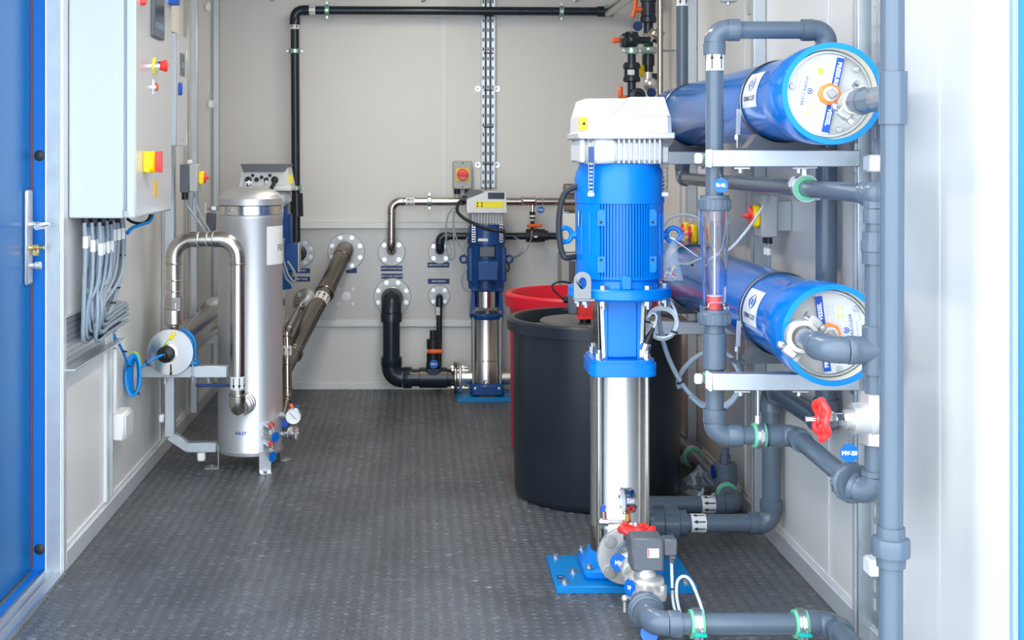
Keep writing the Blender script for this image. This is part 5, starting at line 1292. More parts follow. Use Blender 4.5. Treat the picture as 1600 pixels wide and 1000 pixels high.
# rotary isolators on the right wall
def isolator_r(d, px, py, label, hz=.128, dx=.06):
    c = P(px, py, d); t = thing('isolator_switch', (c.x, d, c.z-hz/2), label, 'switch')
    MB().span(c.x, c.x+dx, d, d+.085, c.z-hz/2, c.z+hz/2, .004).build('box_body', 'box_grey', t)
    MB().span(c.x+dx, XR-.002, d+.02, d+.07, c.z-hz/2+.02, c.z+hz/2-.02).build('mount_block', 'galv', t)
    k = V(c.x, d+.04, c.z)
    e = MB().box(k+V(-.010, 0, 0), (.022, .066, .066), .006).build('knob_base', 'yellow', t)
    MB().lathe(k+V(-.02, 0, 0), (-1, 0, 0), [(.030, 0), (.028, .006), (0, .007)], 28).box(k+V(-.034, 0, 0), (.018, .05, .014), .004).build('knob', 'red', e)
    for q, yy in enumerate((d+.03, d+.06)):
        MB().cyl(V(c.x+dx*.6, yy, c.z-hz/2-.02), V(c.x+dx*.6, yy, c.z-hz/2), .011, n=12).build('gland', 'black', t)
        MB().tube(crom([V(c.x+dx*.6, yy, c.z-hz/2-.02), V(c.x+dx*.62, yy, c.z-hz/2-.09), V(c.x+dx*.7, yy, c.z-.40)], 5), .0055, 8).build('flex_cable', 'cable_grey', t)
        MB().cyl(V(c.x+dx*.6, yy, c.z-hz/2-.055), V(c.x+dx*.6, yy, c.z-hz/2-.035), .008, n=10).build('cable_marker', 'white_print', t)
isolator_r(3.95, 1190, 338, 'grey isolator with yellow and red knob on the right wall between the vessels', dx=.05)
isolator_r(4.75, 1091, 366, 'yellow and red isolator behind the flow meter tube', hz=.1, dx=.05)
isolator_r(5.02, 1079, 362, 'yellow and red isolator farthest along the right wall', hz=.1, dx=.05)
# ------------------------------------------------------------------ pipework on the back wall
dB = 6.86
def PB(px, py, d=dB): return P(px, py, d)
sB = F/dB
t = thing('black_overhead_pipe', PB(460, 380), 'black plastic pipe running down the back wall and across its top', 'pipe')
pvc_run(t, [PB(463, 400, 6.80), PB(460.5, 16, 6.80), PB(945, 18, 6.80)], .0225, 'pvc_dark', fit=1.15, Rb=.04, sock=.035)
MB().cyl(PB(933, 18, 6.80), PB(951, 18, 6.80), .028, n=24).build('socket', 'pvc_dark', t)
MB().cyl(PB(464, 338, 6.80), PB(463, 302, 6.80), .034, n=24).build('socket', 'pvc_dark', t)
arrows(t, PB(460.5, 39, 6.80), (0, 0, -1), .0225, .045, 6); arrows(t, PB(485, 16, 6.80), (-1, 0, 0), .0225, .052, 6)
for (px, py, ax, sd) in ((460.5, 80, (0, 0, 1), (1, 0, 0)), (462, 294, (0, 0, 1), (1, 0, 0)), (511, 16, (1, 0, 0), (0, 0, 1)), (877, 18, (1, 0, 0), (0, 0, 1))):
    o = clamp(t, PB(px, py, 6.80), ax, .0225, side=sd, wd=.022, wide=1.2)
    MB().cyl(PB(px, py, 6.825), PB(px, py, 6.80)+V(0, YB-6.80, 0), .005, n=8).build('wall_stud', 'zinc', o)
t = thing('overhead_tube', PB(965, 10, 6.7), 'slanting grey tube with a green clamp at the end of the black overhead pipe', 'pipe')
MB().cyl(PB(950, 18, 6.78), PB(992, -12, 5.9), .026, n=24).build('tube', 'steel', t)
MB().torus(PB(952, 17, 6.77), (.6, -.5, .3), .029, .007, 28, 8).build('clamp_ring', 'green', t)

def port(px, py, R, label, mt, nb, rb, br=.008):
    c = PB(px, py, YB-.007); t = thing('wall_port', c-V(0, 0, R), label, 'flange')
    flange(t, c, (0, -1, 0), R, .012, nb, rb, mat='flange_steel' if mt == 'galv' else mt, bm='zinc', br=br)
    return t, c
R_ = lambda p: p/ (F/6.9)
# stainless line: flange, up, and across to the right
t, c = port(612, 394, R_(21.5), 'bright round steel flange with a stainless pipe rising from it', 'flange_steel', 4, R_(16))
t = thing('steel_wall_pipe', PB(612, 394), 'stainless pipe along the back wall above the small pump', 'pipe')
dp = 6.80
steel_run(t, [V(c.x, YB-.02, P(0, 391, YB).z), V(c.x, dp, P(0, 391, dp).z), P(612, 315, dp), P(884, 315, dp)], .0205, Rb=.045)
clamp(t, P(671, 314, dp), (1, 0, 0), .0205, side=(0, 0, 1), wd=.022, wide=1.2); arrows(t, P(641, 315, dp), (-1, 0, 0), .0205, .045, 6)
MB().cyl(P(814, 314, dp), P(838, 314, dp), .0235, n=24, ch=.002).torus(P(816, 314, dp), (1, 0, 0), .0245, .0045, 24, 8).torus(P(847, 314, dp), (1, 0, 0), .0225, .004, 24, 8).torus(P(836, 314, dp), (1, 0, 0), .0245, .0045, 24, 8).cyl(P(832, 320, dp), P(832, 333, dp), .011, n=14).build('branch_tee', 'polished', t)
MB().cyl(P(832, 331, dp), P(832, 342, dp), .015, n=16).cyl(P(832, 345, dp), P(832, 362, dp), .010, n=14).build('transmitter', 'black', t)
MB().cyl(P(832, 336, dp), P(832, 339, dp), .0155, n=16).cyl(P(832, 343, dp), P(832, 345, dp), .0105, n=16).build('transmitter_band', 'white', t)
MB().tube(crom([P(831, 360, dp-.03), P(830, 372, dp-.05), P(824, 388, dp-.05), P(810, 400, dp-.06), P(795, 405, 6.62)], 6), .003, 8).build('transmitter_lead', 'cable_grey', t)
MB().tube(crom([P(795, 405, 6.62), P(812, 396, dp-.06), P(817, 386, dp-.05), P(814, 377, dp-.03), P(803, 370, dp-.02)], 6), .003, 8).build('transmitter_lead', 'cable_grey', t)
MB().cyl(P(880, 315, dp-.0), P(905, 315, dp-.0), .052, n=28, ch=.004).box(P(889, 296, dp), (.06, .05, .06), .008).build('line_strainer', 'steel_dark', t)
disc_tag('valve_tag', P(845, 328, dp-.04), .019, 'dark blue round tag hanging below the stainless pipe', 'FT-01', None, mat='tag_blue')
# black line with ball valve
t, c = port(687, 394, R_(18), 'small round flange with a black elbow turning right', 'galv', 4, R_(13.5))
t = thing('black_wall_pipe', PB(687, 394), 'black plastic pipe with an orange-handled valve on the back wall', 'pipe')
pvc_run(t, [V(c.x, YB-.02, P(0, 391, YB).z), V(c.x, dp, P(0, 391, dp).z), P(687, 369, dp), P(880, 369, dp)], .0185, 'pvc_dark', fit=1.18, sock=.02)
o = MB().cyl(P(822, 368, dp), P(828, 368, dp), .034, n=24).cyl(P(828, 368, dp), P(843, 368, dp), .036, n=24, ch=.002).cyl(P(843, 368, dp), P(851, 368, dp), .034, n=24).cyl(P(851, 368, dp), P(856, 368, dp), .026, n=20).build('ball_valve', 'black', t)
MB().beam(P(823, 353, dp-.01), P(847, 352, dp-.01), .022, .016, .005).cyl(P(835, 362, dp), P(835, 352, dp), .01, n=12).build('valve_handle', 'orange', o)
MB().box(P(837, 370, dp-.037), (.018, .002, .008)).build('valve_label', 'white_print', o)
# large black line to the back pump
t, c = port(613, 463, R_(29), 'largest round galvanised flange on the back wall with a thick black pipe', 'galv', 8, R_(23.5))
t = thing('suction_pipe', PB(613, 600), 'thick black suction pipe dropping from the wall and turning to the small pump', 'pipe')
zs_ = P(0, 590, 6.70).z; ds = 6.70; x6 = P(611.5, 0, ds).x
pvc_run(t, [V(c.x, YB-.015, P(0, 466, YB).z), V(x6, ds, P(0, 466, ds).z-.01), V(x6, ds, zs_), V(P(712, 0, ds).x, ds, zs_)], .0445, 'pvc_dark', fit=1.16, Rb=.060, sock=.045)
MB().torus(V(c.x, YB-.045, P(0, 464, YB).z), (0, 1, 0), .054, .004, 32, 8).build('seal_ring', 'zinc', t)
xv = P(677, 0, ds).x
MB().cyl(P(655, 590, ds), P(699, 590, ds), .052, n=28, ch=.002).cyl(V(xv, ds, zs_), V(xv, ds, P(0, 566, ds).z), .037, n=24, ch=.002).prism([(-.037, 0), (.037, 0), (0, -.055)], V(xv, ds-.030, zs_+.05), (1, 0, 0), (0, 0, 1), .018).build('tee', 'pvc_dark', t)
o = MB().cyl(V(xv, ds, P(0, 566, ds).z), V(xv, ds, P(0, 552, ds).z), .034, n=24).cyl(V(xv, ds, P(0, 545, ds).z), V(xv, ds, P(0, 530, ds).z), .034, n=24).cyl(V(xv, ds, P(0, 553, ds).z), V(xv, ds, P(0, 544, ds).z), .026, n=24).cyl(V(xv, ds, P(0, 531, ds).z), V(xv, ds, P(0, 516, ds).z), .018, n=20).build('ball_valve', 'black', t)
MB().beam(P(668, 549.5, ds-.045), P(692, 549, ds-.045), .022, .022, .008).cyl(P(678, 549, ds-.01), P(678, 549, ds-.05), .012, n=14).build('valve_handle', 'orange', o)
disc_tag('valve_tag', P(678, 569, ds-.05), .0215, 'blue round tag on the drain valve below the orange handle', 'MV-1', None)
o = MB().lathe(P(699, 590, ds), (1, 0, 0), [(.03, 0), (.043, 0), (.043, .04), (.06, .042), (.060, .05), (.02, .05)], 36).build('flange_adaptor', 'pvc_dark', t)
for k in range(2):
    xx = P(709+7*k, 0, ds).x
    MB().lathe(V(xx, ds, zs_), (1, 0, 0), [(.03, 0), (.079, 0), (.081, .003), (.081, .013), (.079, .016), (.03, .016)], 40).build('backing_flange', 'galv' if k else 'steel_dark', t)
for k in range(4):
    a = PI/4+PI/2*k; p = V(P(705, 0, ds).x, ds+.063*math.cos(a), zs_+.063*math.sin(a))
    MB().cyl(p, p+V(.085, 0, 0), .006, n=8).cyl(p+V(.055, 0, 0), p+V(.066, 0, 0), .012, n=6).cyl(p+V(0, 0, 0), p+V(.01, 0, 0), .012, n=6).build('flange_bolt', 'zinc', t)
t, c = port(686, 462, R_(17), 'small pale flange with a thin black pipe dropping to the drain valve', 'flange_steel', 4, R_(12.5), .007)
t = thing('drain_pipe', PB(686, 560), 'thin black plastic pipe from the small pale flange down to the floor line', 'pipe')
pvc_run(t, [V(c.x, YB-.015, c.z), V(c.x, 6.80, c.z-.004), P(685.5, 582, 6.80)], .0150, 'pvc_dark', fit=1.2, sock=.02)
arrows(t, P(685.5, 485, 6.80), (0, 0, -1), .0150, .045, 5)
# big stainless diagonal
t, c = port(541, 393, R_(29), 'large round steel flange with a slanting stainless pipe', 'flange_steel', 8, R_(23.5))
t = thing('diagonal_pipe', P(480, 500, 6.3), 'thick stainless pipe slanting from the wall flange down towards the silver vessel', 'pipe')
steel_run(t, [V(c.x, YB-.015, P(0, 389, YB).z), V(c.x, 6.78, P(0, 391, 6.78).z), P(506, 462, 6.5), ], .044, 'steel_dark', Rb=.075, bead=False)
MB().cyl(P(510, 452, 6.52), P(438, 588, 5.95), .0395, n=32).build('pipe', 'steel_dark', t)
ax = (P(438, 588, 5.95)-P(510, 452, 6.52)).normalized()
for q, rr in ((P(507, 458, 6.5), .0465), (P(458, 550, 6.11), .0445), (P(456, 554, 6.09), .0445)):
    MB().torus(q, ax, rr-.002, .006, 36, 8).build('joint_ring', 'steel_dark', t)
MB().cyl(P(510, 452, 6.52)-ax*.03, P(507, 458, 6.5), .0455, n=32).build('socket', 'steel_dark', t)
arrows(t, P(510, 452, 6.52).lerp(P(438, 588, 5.95), .14), -ax, .0397, .055, 10)
t, c = port(478, 470, R_(19), 'half-hidden steel flange just right of the silver vessel', 'steel', 4, R_(14))
t = thing('small_steel_pipe', P(449, 600, 5.9), 'slim stainless riser hugging the right side of the silver vessel', 'pipe')
steel_run(t, [V(c.x, YB-.015, c.z), P(468, 480, 6.4), P(447, 520, 6.05), P(448.5, 560, 5.95), P(449, 622, 5.9), P(442, 650, 5.75)], .0205, 'steel_dark', Rb=.05)
arrows(t, P(448.5, 549, 5.96), (0, 0, 1), .0208, .05, 6)
# black elbow port next to the vessel
t, c = port(470, 395, R_(21.5), 'galvanised flange with a black stub behind the blue terminal box', 'galv', 8, R_(16.5))
MB().lathe(c+V(-.01, 0, 0), (0, -1, 0), [(.042, 0), (.042, .03), (.036, .032), (.036, .09), (0, .09)], 28).build('black_stub', 'pvc_dark', t)
# blue name plates
PL = [(612, 419.5, 34, 8, 'WASTE STORAGE TANK', 'upper navy name plate between two flanges'), (612.5, 431.5, 34, 8, 'RAW WATER OVERFLOW', 'navy name plate touching the largest flange'),
      (685, 414, 34, 8, 'RAW WATER FILTER', 'navy name plate below the black elbow flange'), (685.5, 439.5, 34, 8, 'RAW SUPPLY', 'navy name plate above the small pale flange'),
      (472, 423, 25, 7.5, 'DRAIN', 'navy name plate beside the blue terminal box, upper one'), (471, 436, 27, 7.5, 'FEED TANK', 'navy name plate beside the blue terminal box, lower one'), (549, 423, 17, 7.5, '', 'navy name plate partly behind the slanting stainless pipe')]
for (px, py, w_, h_, s, lab) in PL:
    c = P(px, py, YB-.008); t = thing('name_plate', c-V(0, 0, .013), lab, 'sign', 'pipe name plates on the back wall')
    MB().box(c, (w_/297, .003, h_/297), .0006).build('plate', 'navy_print', t)
    if s: text(s, .0125 if len(s) < 14 else .0105, c+V(0, -.0018, 0), (1, 0, 0), (0, 0, 1), 'white_print', t, bold=.0002)

# ------------------------------------------------------------------ small back pump
dQ = 6.66; sQ = F/dQ; qc = V((760-VX)*dQ/F, dQ, 0)
def qz(py): return H-(py-VY)/sQ
t = p2 = thing('vertical_pump', qc, 'dark blue vertical pump with grey drive head standing against the back wall', 'pump')
X, Y = qc.x, qc.y
MB().span(P(714, 0, 6.55).x, P(806, 0, 6.55).x, 6.55, 6.78, 0, .022, .002).build('base_plate', 'plate_blue', t)
for x in (P(722, 0, 6.6).x, P(798, 0, 6.6).x): MB().cyl(V(x, 6.585, .022), V(x, 6.585, .034), .009, n=6).build('anchor_bolt', 'zinc', t)
m = MB().span(X-.084, X+.084, Y-.085, Y+.085, .022, .085, .012); m.build('foot_casting', 'pump_navy', t)
for s in (-1, 1): MB().lathe(V(X+s*.06, Y-.085, .065), (0, -1, 0), [(.008, 0), (.007, .005), (0, .006)], 14).build('foot_screw', 'zinc', t)
MB().span(X-.04, X+.04, Y-.0865, Y-.085, .022, .032).build('foot_slot', 'black', t)
MB().lathe(V(X, Y, .08), (0, 0, 1), [(0, 0), (.072, 0), (.073, .10), (.071, .104)], 48).build('port_body', 'barrel', t)
MB().lathe(V(X, Y, .18), (0, 0, 1), [(.0725, 0), (.0725, .004), (.070, .008), (.070, qz(496)-.18)], 48).build('barrel', 'barrel', t)
MB().torus(V(X, Y-.071, qz(595)), (0, 1, 0), .017, .004, 20, 8).beam(V(X-.008, Y-.074, qz(595)-.012), V(X+.008, Y-.074, qz(595)+.012), .006, .006, .001).build('priming_plug', 'steel', t)
text('LOWARA', .017, (X+.008, Y-.0715, qz(561)), (1, 0, 0), (0, 0, 1), 'black', t)
for sx in (-1, 1):
    for sy in (-1, 1): MB().cyl(V(X+sx*.069, Y+sy*.05, .08), V(X+sx*.069, Y+sy*.05, qz(494)), .0055, n=12).build('tie_rod', 'zinc', t)
for s in (-1, 1): MB().cyl(V(X+s*.06, Y, qz(590)), V(X+s*.16, Y, qz(590)), .035, n=24).build('port_stub', 'barrel', t)
m = MB().lathe(V(X, Y, qz(497)), (0, 0, 1), [(0, 0), (.083, 0), (.087, .006), (.087, .022), (.082, .028), (0, .028)], 40); m.build('bracket_flange', 'pump_navy', t)
for s in (-1, 0, 1): MB().cyl(V(X+s*.066, Y-.055-.03*(s == 0), qz(488)), V(X+s*.066, Y-.055-.03*(s == 0), qz(483)), .009, n=6).build('bracket_nut', 'zinc', t)
m = MB()
for s in (-1, 1):
    m.prism([(0, 0), (.024, 0), (.016, .12), (.0, .12)], V(X+s*.060, Y+.05*(1 if s > 0 else -1), qz(488)), (s, 0, 0), (0, 0, 1), .10)
m.span(X-.082, X+.082, Y-.07, Y+.07, qz(454), qz(446), .006); m.build('lantern', 'pump_navy', t)
MB().lathe(V(X, Y, qz(479)), (0, 0, 1), [(.062, 0), (.062, qz(452)-qz(479))], 40).build('coupling_guard', 'polished', t)
mf = motor_mesh(X, Y, qz(450), qz(378), .092, nf=13, half=30, dep=.006).build('motor_frame', 'pump_navy', t)
tb = MB().span(X-.052, X+.052, Y-.145, Y-.08, qz(435), qz(404), .006).build('terminal_box', 'pump_navy', t)
MB().span(X-.038, X+.035, Y-.100, Y-.09, qz(399), qz(384), .002).build('name_plate', 'box_dark', t)
MB().span(X-.098, X+.098, Y-.05, Y+.05, qz(440), qz(385), .008).build('motor_shoulder', 'pump_navy', mf)
MB().lathe(V(X, Y, qz(381)), (0, 0, 1), [(.094, 0), (.096, .002), (.096, .05), (.092, .085), (.08, qz(348)-qz(381)), (0, qz(348)-qz(381))], 48).build('fan_cowl', 'pump_navy', t)
lb = MB().box(V(X-.022, Y-.0968, qz(373)), (.05, .002, .014), .0005).build('maker_badge', 'white_print', t)
for s in (-1, 1):
    MB().torus(V(X+s*.115, Y, qz(405)), (.2, 1, 0), .018, .006, 24, 10).cyl(V(X+s*.09, Y, qz(405)), V(X+s*.1, Y, qz(405)), .009, n=12).build('eye_bolt', 'pump_navy', t)
for (sx, k) in ((-.068, 0), (.070, 1)): 
    m = MB()
    for q in range(8):
        z = qz(376)+(qz(350)-qz(376))*q/7; m.box(V(X+sx, Y-.079, z), (.018, .006, .006), .001)
    m.span(X+sx-.009, X+sx-.007, Y-.08, Y-.074, qz(376), qz(345)).span(X+sx+.007, X+sx+.009, Y-.08, Y-.074, qz(376), qz(345))
    m.build('clamp_strap', 'steel', t)
hs2 = MB().span(X-.082, X+.082, Y-.07, Y+.07, qz(350), qz(331), .006).build('heat_sink', 'box_grey', t)
m = MB()
for k in range(11): m.span(X-.075+.0145*k, X-.070+.0145*k, Y-.088, Y-.06, qz(350), qz(331), .001)
m.build('cooling_fins', 'drive_grey', hs2)
MB().span(X-.104, X+.100, Y-.1, Y+.1, qz(332), qz(328), .003).build('drive_rim', 'drive_grey', t)
pl = [(-.104, 0), (.095, 0), (.093, .098), (.0, .104), (-.105, .066)]
z0 = qz(329)
MB().prism([(-.104, 0), (.096, 0), (.092, .096), (.0, .100), (-.104, .060)], V(X, Y+.1, z0), (1, 0, 0), (0, 0, 1), .2).build('drive_cover', 'drive_grey', t)
MB().prism([(-.104, .060), (-.015, .0955), (-.03, .105), (-.085, .105), (-.11, .075)], V(X, Y+.09, z0), (1, 0, 0), (0, 0, 1), .12).build('cover_block', 'box_dark', t)
MB().span(X+.002, X+.085, Y-.102, Y-.099, qz(310), qz(300), .001).build('display', 'screen', t)
yl = MB().span(X-.061, X+.081, Y-.102, Y-.100, qz(324), qz(313.5)).build('warning_label', 'yellow_print', t)
for k in range(4):
    x = X-.05+.022*(k % 2); z = qz(322 if k < 2 else 317.5)
    MB().prism([(-.006, 0), (.006, 0), (0, .010)], V(x, Y-.1022, z), (1, 0, 0), (0, 0, 1), .0004).build('warning_mark', 'black', yl)
MB().cyl(V(X-.125, Y-.02, qz(312)), V(X-.10, Y-.02, qz(312)), .022, n=14).build('gland', 'black', t)
def qtube(pts, r, mt, nm='power_cable', d=6.55): MB().tube(crom([P(a, b_, d) for a, b_ in pts], 6), r, 10).build(nm, mt, t)
qtube([(722, 312), (716, 318), (714, 328), (718, 335), (728, 343), (745, 351), (765, 358), (783, 361), (790, 362)], .0085, 'black_rubber')
qtube([(715, 322), (705, 328), (698, 345), (697, 370), (699, 392), (703, 403), (708, 405), (710, 396), (709, 370), (709, 330)], .0045, 'cable_grey')
qtube([(711, 330), (708, 350), (713, 372), (720, 385), (728, 396)], .004, 'cable_grey')
qtube([(731, 370), (726, 380), (725, 392), (730, 400)], .003, 'cable_grey')
qtube([(730, 418), (723, 430), (722, 443), (727, 452), (736, 455)], .006, 'cable_grey')
qtube([(791, 408), (795, 415), (794, 422), (789, 425)], .006, 'black_rubber')

# ------------------------------------------------------------------ third pump hidden behind the silver vessel
dR = 6.2; sR = F/dR
def PR(px, py, d=dR): return P(px, py, d)
X, Y = PR(417, 0).x, dR+.05
def rzz(py): return H-(py-VY)/sR
t = thing('vertical_pump', V(X, Y, 0), 'dark blue vertical pump with grey drive head mostly hidden behind the silver vessel', 'pump')
MB().span(X-.16, X+.14, Y-.12, Y+.12, 0, .022, .002).build('base_plate', 'plate_blue', t)
MB().lathe(V(X, Y, .02), (0, 0, 1), [(0, 0), (.095, 0), (.09, .06), (.072, .07), (.07, .5), (.085, .5), (.085, .53), (.06, .54), (.06, .6), (0, .6)], 40).build('barrel', 'barrel', t)
motor_mesh(X+.02, Y, .60, rzz(335), .095, nf=13, half=30, dep=.006).build('motor_frame', 'pump_navy', t)
MB().span(PR(446, 0).x, PR(466, 0).x, Y-.06, Y+.05, rzz(424), rzz(380), .004).build('terminal_box', 'pump_navy', t)
MB().span(PR(465.5, 0).x, PR(467.5, 0).x, Y-.062, Y+.052, rzz(425), rzz(379.5), .001).build('box_gasket', 'box_grey', t)
MB().span(PR(440, 0).x, PR(455, 0).x, Y-.05, Y+.02, rzz(450), rzz(434), .004).build('pump_bracket', 'pump_navy', t)
MB().span(PR(441, 0).x, PR(448, 0).x, Y-.04, Y-.0, rzz(372), rzz(355), .004).build('motor_ear', 'pump_navy', t)
MB().lathe(V(X, Y, rzz(338)), (0, 0, 1), [(.1, 0), (.1, .06), (.09, rzz(312)-rzz(338)), (0, rzz(312)-rzz(338))], 40).build('fan_cowl', 'pump_navy', t)
MB().span(X-.11, X+.105, Y-.1, Y+.1, rzz(322), rzz(297), .02).build('heat_sink', 'drive_grey', t)
MB().span(X-.128, X+.124, Y-.12, Y+.12, rzz(298), rzz(291.5), .003).build('drive_rim', 'drive_grey', t)
m = MB(); a = [(-.124, 0), (.121, 0), (.103, .095), (-.107, .095)]
m.prism(a, V(X, Y+.1, rzz(292)), (1, 0, 0), (0, 0, 1), .21); hd = m.build('drive_cover', 'drive_grey', t)
MB().span(X-.102, X+.088, Y-.113, Y-.108, rzz(290), rzz(268), .002).build('gland_panel', 'panel_trim', hd)
MB().prism([(-.115, .034), (-.1, 0), (.09, 0), (.115, .034)], V(X, Y+.06, rzz(267.5)), (1, 0, 0), (0, 0, 1), .19).build('top_shroud', 'box_dark', hd)
for (px, py, r) in ((388, 281, .016), (395, 274, .0075), (401, 280.5, .0105), (409, 277, .0085), (416, 281, .011), (422, 274, .0078), (429.5, 281, .017)):
    c = PR(px, py, Y-.113); MB().lathe(c, (0, -1, 0), [(r, 0), (r, .008), (r*.7, .012), (r*.4, .012), (r*.35, .004), (0, .004)], 12).build('gland', 'black', hd)
MB().tube([PR(430, 281, Y-.12), PR(427, 289, Y-.14), PR(420, 302, Y-.14)], .0085, 10).build('power_cable', 'black_rubber', hd)
MB().cyl(PR(416, 282, Y-.125), PR(415.5, 287, Y-.128), .006, n=10).build('cable_marker', 'white_print', hd)
MB().span(X+.108, X+.127, Y-.111, Y-.109, rzz(286), rzz(273)).build('warning_label', 'yellow_print', hd)
for k, pts in enumerate(([(442, 405), (447, 420), (452, 432), (460, 440), (462, 430), (456, 418), (449, 408)], [(443, 372), (442, 390), (443, 410)], [(441, 415), (447, 435), (455, 443), (457, 450)])):
    MB().tube(crom([P(a, b_, 5.95+.02*k) for a, b_ in pts], 6), .005, 8).build('flex_cable', 'cable_grey', t)
MB().span(PR(322, 0, 6.0).x, PR(335, 0, 6.0).x, 6.0, 6.06, P(0, 361, 6.0).z, P(0, 333, 6.0).z, .004).build('wall_gland_box', 'box_dark', label='small dark box on the left wall beside the silver vessel lid', cat='electrical box')

# ------------------------------------------------------------------ electrical fittings on the back wall
t = thing('isolator_switch', PB(722, 296, YB), 'grey isolator box with a red knob on yellow on the back wall', 'switch')
c = PB(722, 273, YB)
w2 = 15/297
MB().span(c.x-w2, c.x+w2, YB-.075, YB, c.z-.075, c.z+.072, .006).build('box_body', 'box_grey', t)
e = MB().box((c.x, YB-.077, c.z+.002), (.066, .006, .066), .002).build('knob_base', 'yellow', t)
MB().lathe((c.x, YB-.08, c.z+.002), (0, -1, 0), [(.030, 0), (.030, .012), (.027, .015), (0, .015)], 28).box((c.x, YB-.10, c.z+.002), (.05, .014, .014), .004).build('knob', 'red', e)
for s in (-1, 1):
    MB().cyl(V(c.x+s*.028, YB-.04, c.z-.10), V(c.x+s*.028, YB-.04, c.z-.073), .016, n=12).build('gland', 'black', t)
    MB().cyl(V(c.x+s*.028, YB-.04, c.z-.19), V(c.x+s*.028, YB-.04, c.z-.09), .006, n=10).build('flex_cable', 'cable_pale', t)
for dz in (.062, -.062): MB().lathe((c.x, YB-.075, c.z+dz), (0, -1, 0), [(.005, 0), (0, .003)], 10).build('box_screw', 'box_dark', t)
t = thing('riser_tray', PB(762, 290, YB), 'narrow slotted galvanised cable tray running up the back wall', 'tray')
xa_, xb_ = P(752, 0, YB).x, P(773, 0, YB).x; zt_ = P(0, 293, YB).z
MB().span(xa_, xb_, YB-.012, YB-.001, zt_, ZC-.02, .001).build('tray_plate', 'galv', t)
for x in (xa_, xb_): MB().span(x-.002, x+.002, YB-.035, YB-.001, zt_, ZC-.02, .001).build('tray_side', 'galv', t)
m = MB(); 
for k in range(22):
    for q in range(3):
        x = xa_+.010+.025*q; z = zt_+.02+.05*k; m.span(x-.004, x+.004, YB-.0128, YB-.0118, z, z+.018)
m.build('tray_slots', 'box_dark', t, kind='stuff')
for q in range(2): MB().cyl(V(xa_+.022+.025*q, YB-.020, zt_-.01), V(xa_+.022+.025*q, YB-.02, ZC-.03), .0055, n=8).build('tray_cable', 'box_dark', t)
for k in range(6): MB().span(xa_+.012, xb_-.008, YB-.028, YB-.020, zt_+.12+.195*k, zt_+.126+.195*k, .001).build('cable_tie', 'black', t)
for (px, py) in ((747, 139), (777, 139), (747, 258), (777, 258)):
    MB().lathe(PB(px, py, YB), (0, -1, 0), [(.016, 0), (.016, .004), (.006, .005), (.004, .004), (0, .004)], 20).build('fixing_ear', 'zinc', t)
t = thing('grey_enclosure', P(890, 480, 6.6), 'dark grey electrical enclosure behind the red tank at the back', 'electrical box')
MB().span(P(878, 0, 6.6).x, 1.0, 6.6, 6.8, P(0, 520, 6.6).z, P(0, 397, 6.6).z, .006).build('box_body', 'box_grey', t)
MB().span(P(889, 0, 6.6).x, P(905, 0, 6.6).x, 6.596, 6.601, P(0, 440, 6.6).z, P(0, 408, 6.6).z, .002).build('display_window', 'box_dark', t)
MB().span(P(880, 0, 6.7).x, .98, 6.7, 6.86, P(0, 394, 6.7).z, P(0, 334, 6.7).z, .004).build('white_box', 'white', t)
MB().span(.76, .80, 6.8, YB-.001, .3, 1.0, .002).build('mounting_rail', 'galv', t)
# fixing hooks near the top of the back wall
for k, (px, py) in enumerate(((424, 0), (661, 0), (901, 0))):
    t = thing('wall_hook', PB(px, py, YB), '%s small metal hook at the top of the back wall' % ('leftmost', 'middle', 'rightmost')[k], 'hook')
    MB().torus(PB(px, py-2, YB-.012), (0, 1, 0), .013, .004, 18, 8).cyl(PB(px-3, py, YB-.015), PB(px-3, py, YB), .006, n=10).build('hook_ring', 'zinc', t)

# ------------------------------------------------------------------ dosing valve cluster, upper centre right
dG = 5.75
def PG(px, py, d=dG): return P(px, py, d)
t = thing('dosing_manifold', PG(987, 155), 'black plastic valve column with orange levers above the pump drive head', 'valve')
r7 = .0185
MB().cyl(PG(987, 175), PG(987, 70), r7, n=24).build('pipe', 'pvc_dark', t)
MB().cyl(PG(987, 70), PG(987, 50), r7*1.5, n=28).sphere(PG(987, 62), .037, 20, 14).build('elbow', 'pvc_dark', t)
MB().span(PG(970, 0).x, PG(978, 0).x, dG-.035, dG+.035, PG(0, 74).z, PG(0, 53).z, .006).cyl(PG(976, 63), PG(990, 63), .033, n=24).build('valve_body', 'pvc_dark', t)
MB().box(PG(962, 63), (.032, .03, .024), .005).cyl(PG(966, 63), PG(972, 63), .009, n=12).build('orange_knob', 'orange', t)
clamp(t, PG(987, 79.5), (0, 0, 1), r7, side=(1, 0, 0), wd=.028, wide=1.6)
for py in (104, 124): MB().cyl(PG(987, py+4), PG(987, py-4), .038, n=28, ch=.003).build('union_nut', 'pvc_dark', t)
MB().cyl(PG(987, 128), PG(987, 98), .033, n=28).build('union_body', 'pvc_dark', t)
MB().box(PG(986, 113, dG-.036), (.030, .003, .022), .0008).build('valve_label', 'white_print', t)
MB().cyl(PG(983, 150, dG), PG(1003, 150, dG), .032, n=24).lathe(PG(995, 150, dG-.01), (0, -1, 0), [(.034, 0), (.034, .03), (.016, .032), (.012, .02), (0, .02)], 28).build('lower_elbow', 'pvc_dark', t)
MB().beam(PG(969.5, 154), PG(969.5, 135), .02, .02, .006).beam(PG(969, 152), PG(980, 152), .014, .018, .003).build('orange_lever', 'orange', t)
MB().cyl(PG(995, 63), PG(1016, 63), .016, n=20).build('cross_pipe', 'pvc_dark', t)
MB().cyl(PG(978, 79.5, dG+.03), V(XR, dG+.03, PG(0, 79.5, dG+.03).z), .005, n=10).build('support_rod', 'galv', t)
t = thing('dosing_riser', PG(1013, 130, 5.85), 'black plastic riser with an orange lever and steel fittings right of the valve column', 'pipe')
dH = 5.85
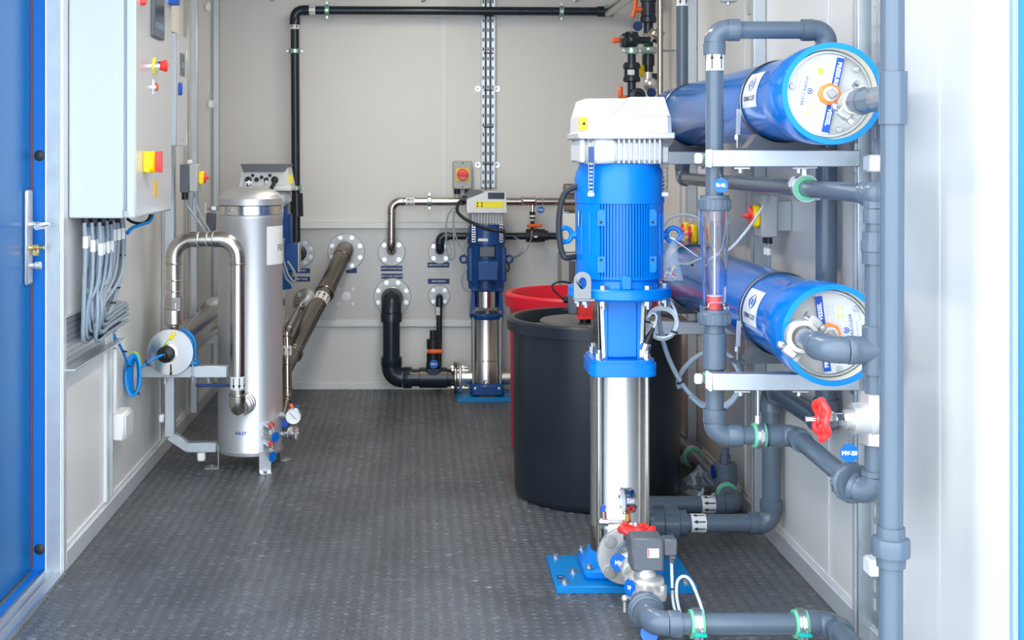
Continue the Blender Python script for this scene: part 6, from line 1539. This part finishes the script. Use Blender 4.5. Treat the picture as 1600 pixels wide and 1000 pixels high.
def PH(px, py): return P(px, py, dH)
MB().cyl(PH(1013, 120), PH(1013, -40), .0215, n=24).build('pipe', 'pvc_dark', t)
MB().cyl(PH(1013, 26), PH(1013, -10), .032, n=28, ch=.002).cyl(PH(1013, 36), PH(1013, 26), .036, n=28, ch=.003).cyl(PH(1013, 4), PH(1013, -6), .036, n=28, ch=.003).build('ball_valve', 'pvc_dark', t)
MB().tube(crom([PH(994, -6), PH(993, 6), PH(991, 18), PH(988.5, 27)], 4), .0095, 10).cyl(PH(993, 15), PH(1003, 15), .013, n=14).build('orange_lever', 'orange', t)
MB().cyl(PH(1010, 62), PH(1021, 47), .028, n=6, ch=.003).cyl(PH(1007, 57), PH(1017, 65), .034, n=24).cyl(PH(1021, 54), PH(1034, 60), .032, n=24).build('strainer', 'steel', t)
clamp(t, PH(1013.5, 79), (0, 0, 1), .0225, side=(-1, 0, 0), wd=.03, wide=1.6)
MB().cyl(PH(1013, 103), PH(1013, 86), .028, n=24).build('socket', 'pvc_dark', t)
MB().cyl(PH(1012, 132), PH(1012, 113), .024, n=24).sphere(PH(1016, 131), .035, 20, 12).build('check_valve', 'cast_steel', t)
MB().span(PH(1018, 0).x, PH(1030, 0).x, dH-.02, dH+.02, PH(0, 124).z, PH(0, 115).z, .003).build('valve_lever', 'black', t)
MB().lathe(PH(1004.5, 111), (.6, -.8, 0), [(0, 0), (.029, 0), (.029, .01), (0, .012)], 24).build('yellow_knob', 'yellow', t)
disc_tag('valve_tag', P(996.5, 41, 5.83), .022, 'dark navy round tag hanging below the upper orange lever', None, (P(996.5, 15, 5.84), P(996.5, 34, 5.83)), mat='navy_print')
disc_tag('valve_tag', P(1018, 145, 5.81), .021, 'dark navy round tag just above the upper blue vessel far end', None, None, mat='navy_print')
t = thing('steel_riser', P(1031.5, 145, 5.4), 'slim polished steel pipe rising behind the upper blue vessel', 'pipe')
MB().cyl(P(1031.5, 240, 5.4), P(1031.5, -60, 5.4), .0125, n=20).build('pipe', 'steel_dark', t)
t = thing('cross_rod', P(1055, 78, 5.3), 'thin horizontal steel rod between the risers near the right wall', 'rod')
MB().cyl(P(1034, 78.5, 5.45), P(1082, 78.5, 5.45), .0035, n=8).build('rod', 'galv', t)
for k, (px, py) in enumerate(((1138, 1), (1173, 9))):
    t = thing('pipe_hanger', P(px, py, 4.4), '%s small metal hanger at the top of the right wall' % ('left', 'right')[k], 'bracket')
    MB().box(P(px, py, 4.4), (.05, .03, .012) if k == 0 else (.018, .03, .06), .003).build('hanger_plate', 'box_grey', t)
    MB().cyl(P(px, py+1, 4.4)-V(0, 0, .012), P(px, py, 4.4), .008, n=8).build('hanger_nut', 'zinc', t)
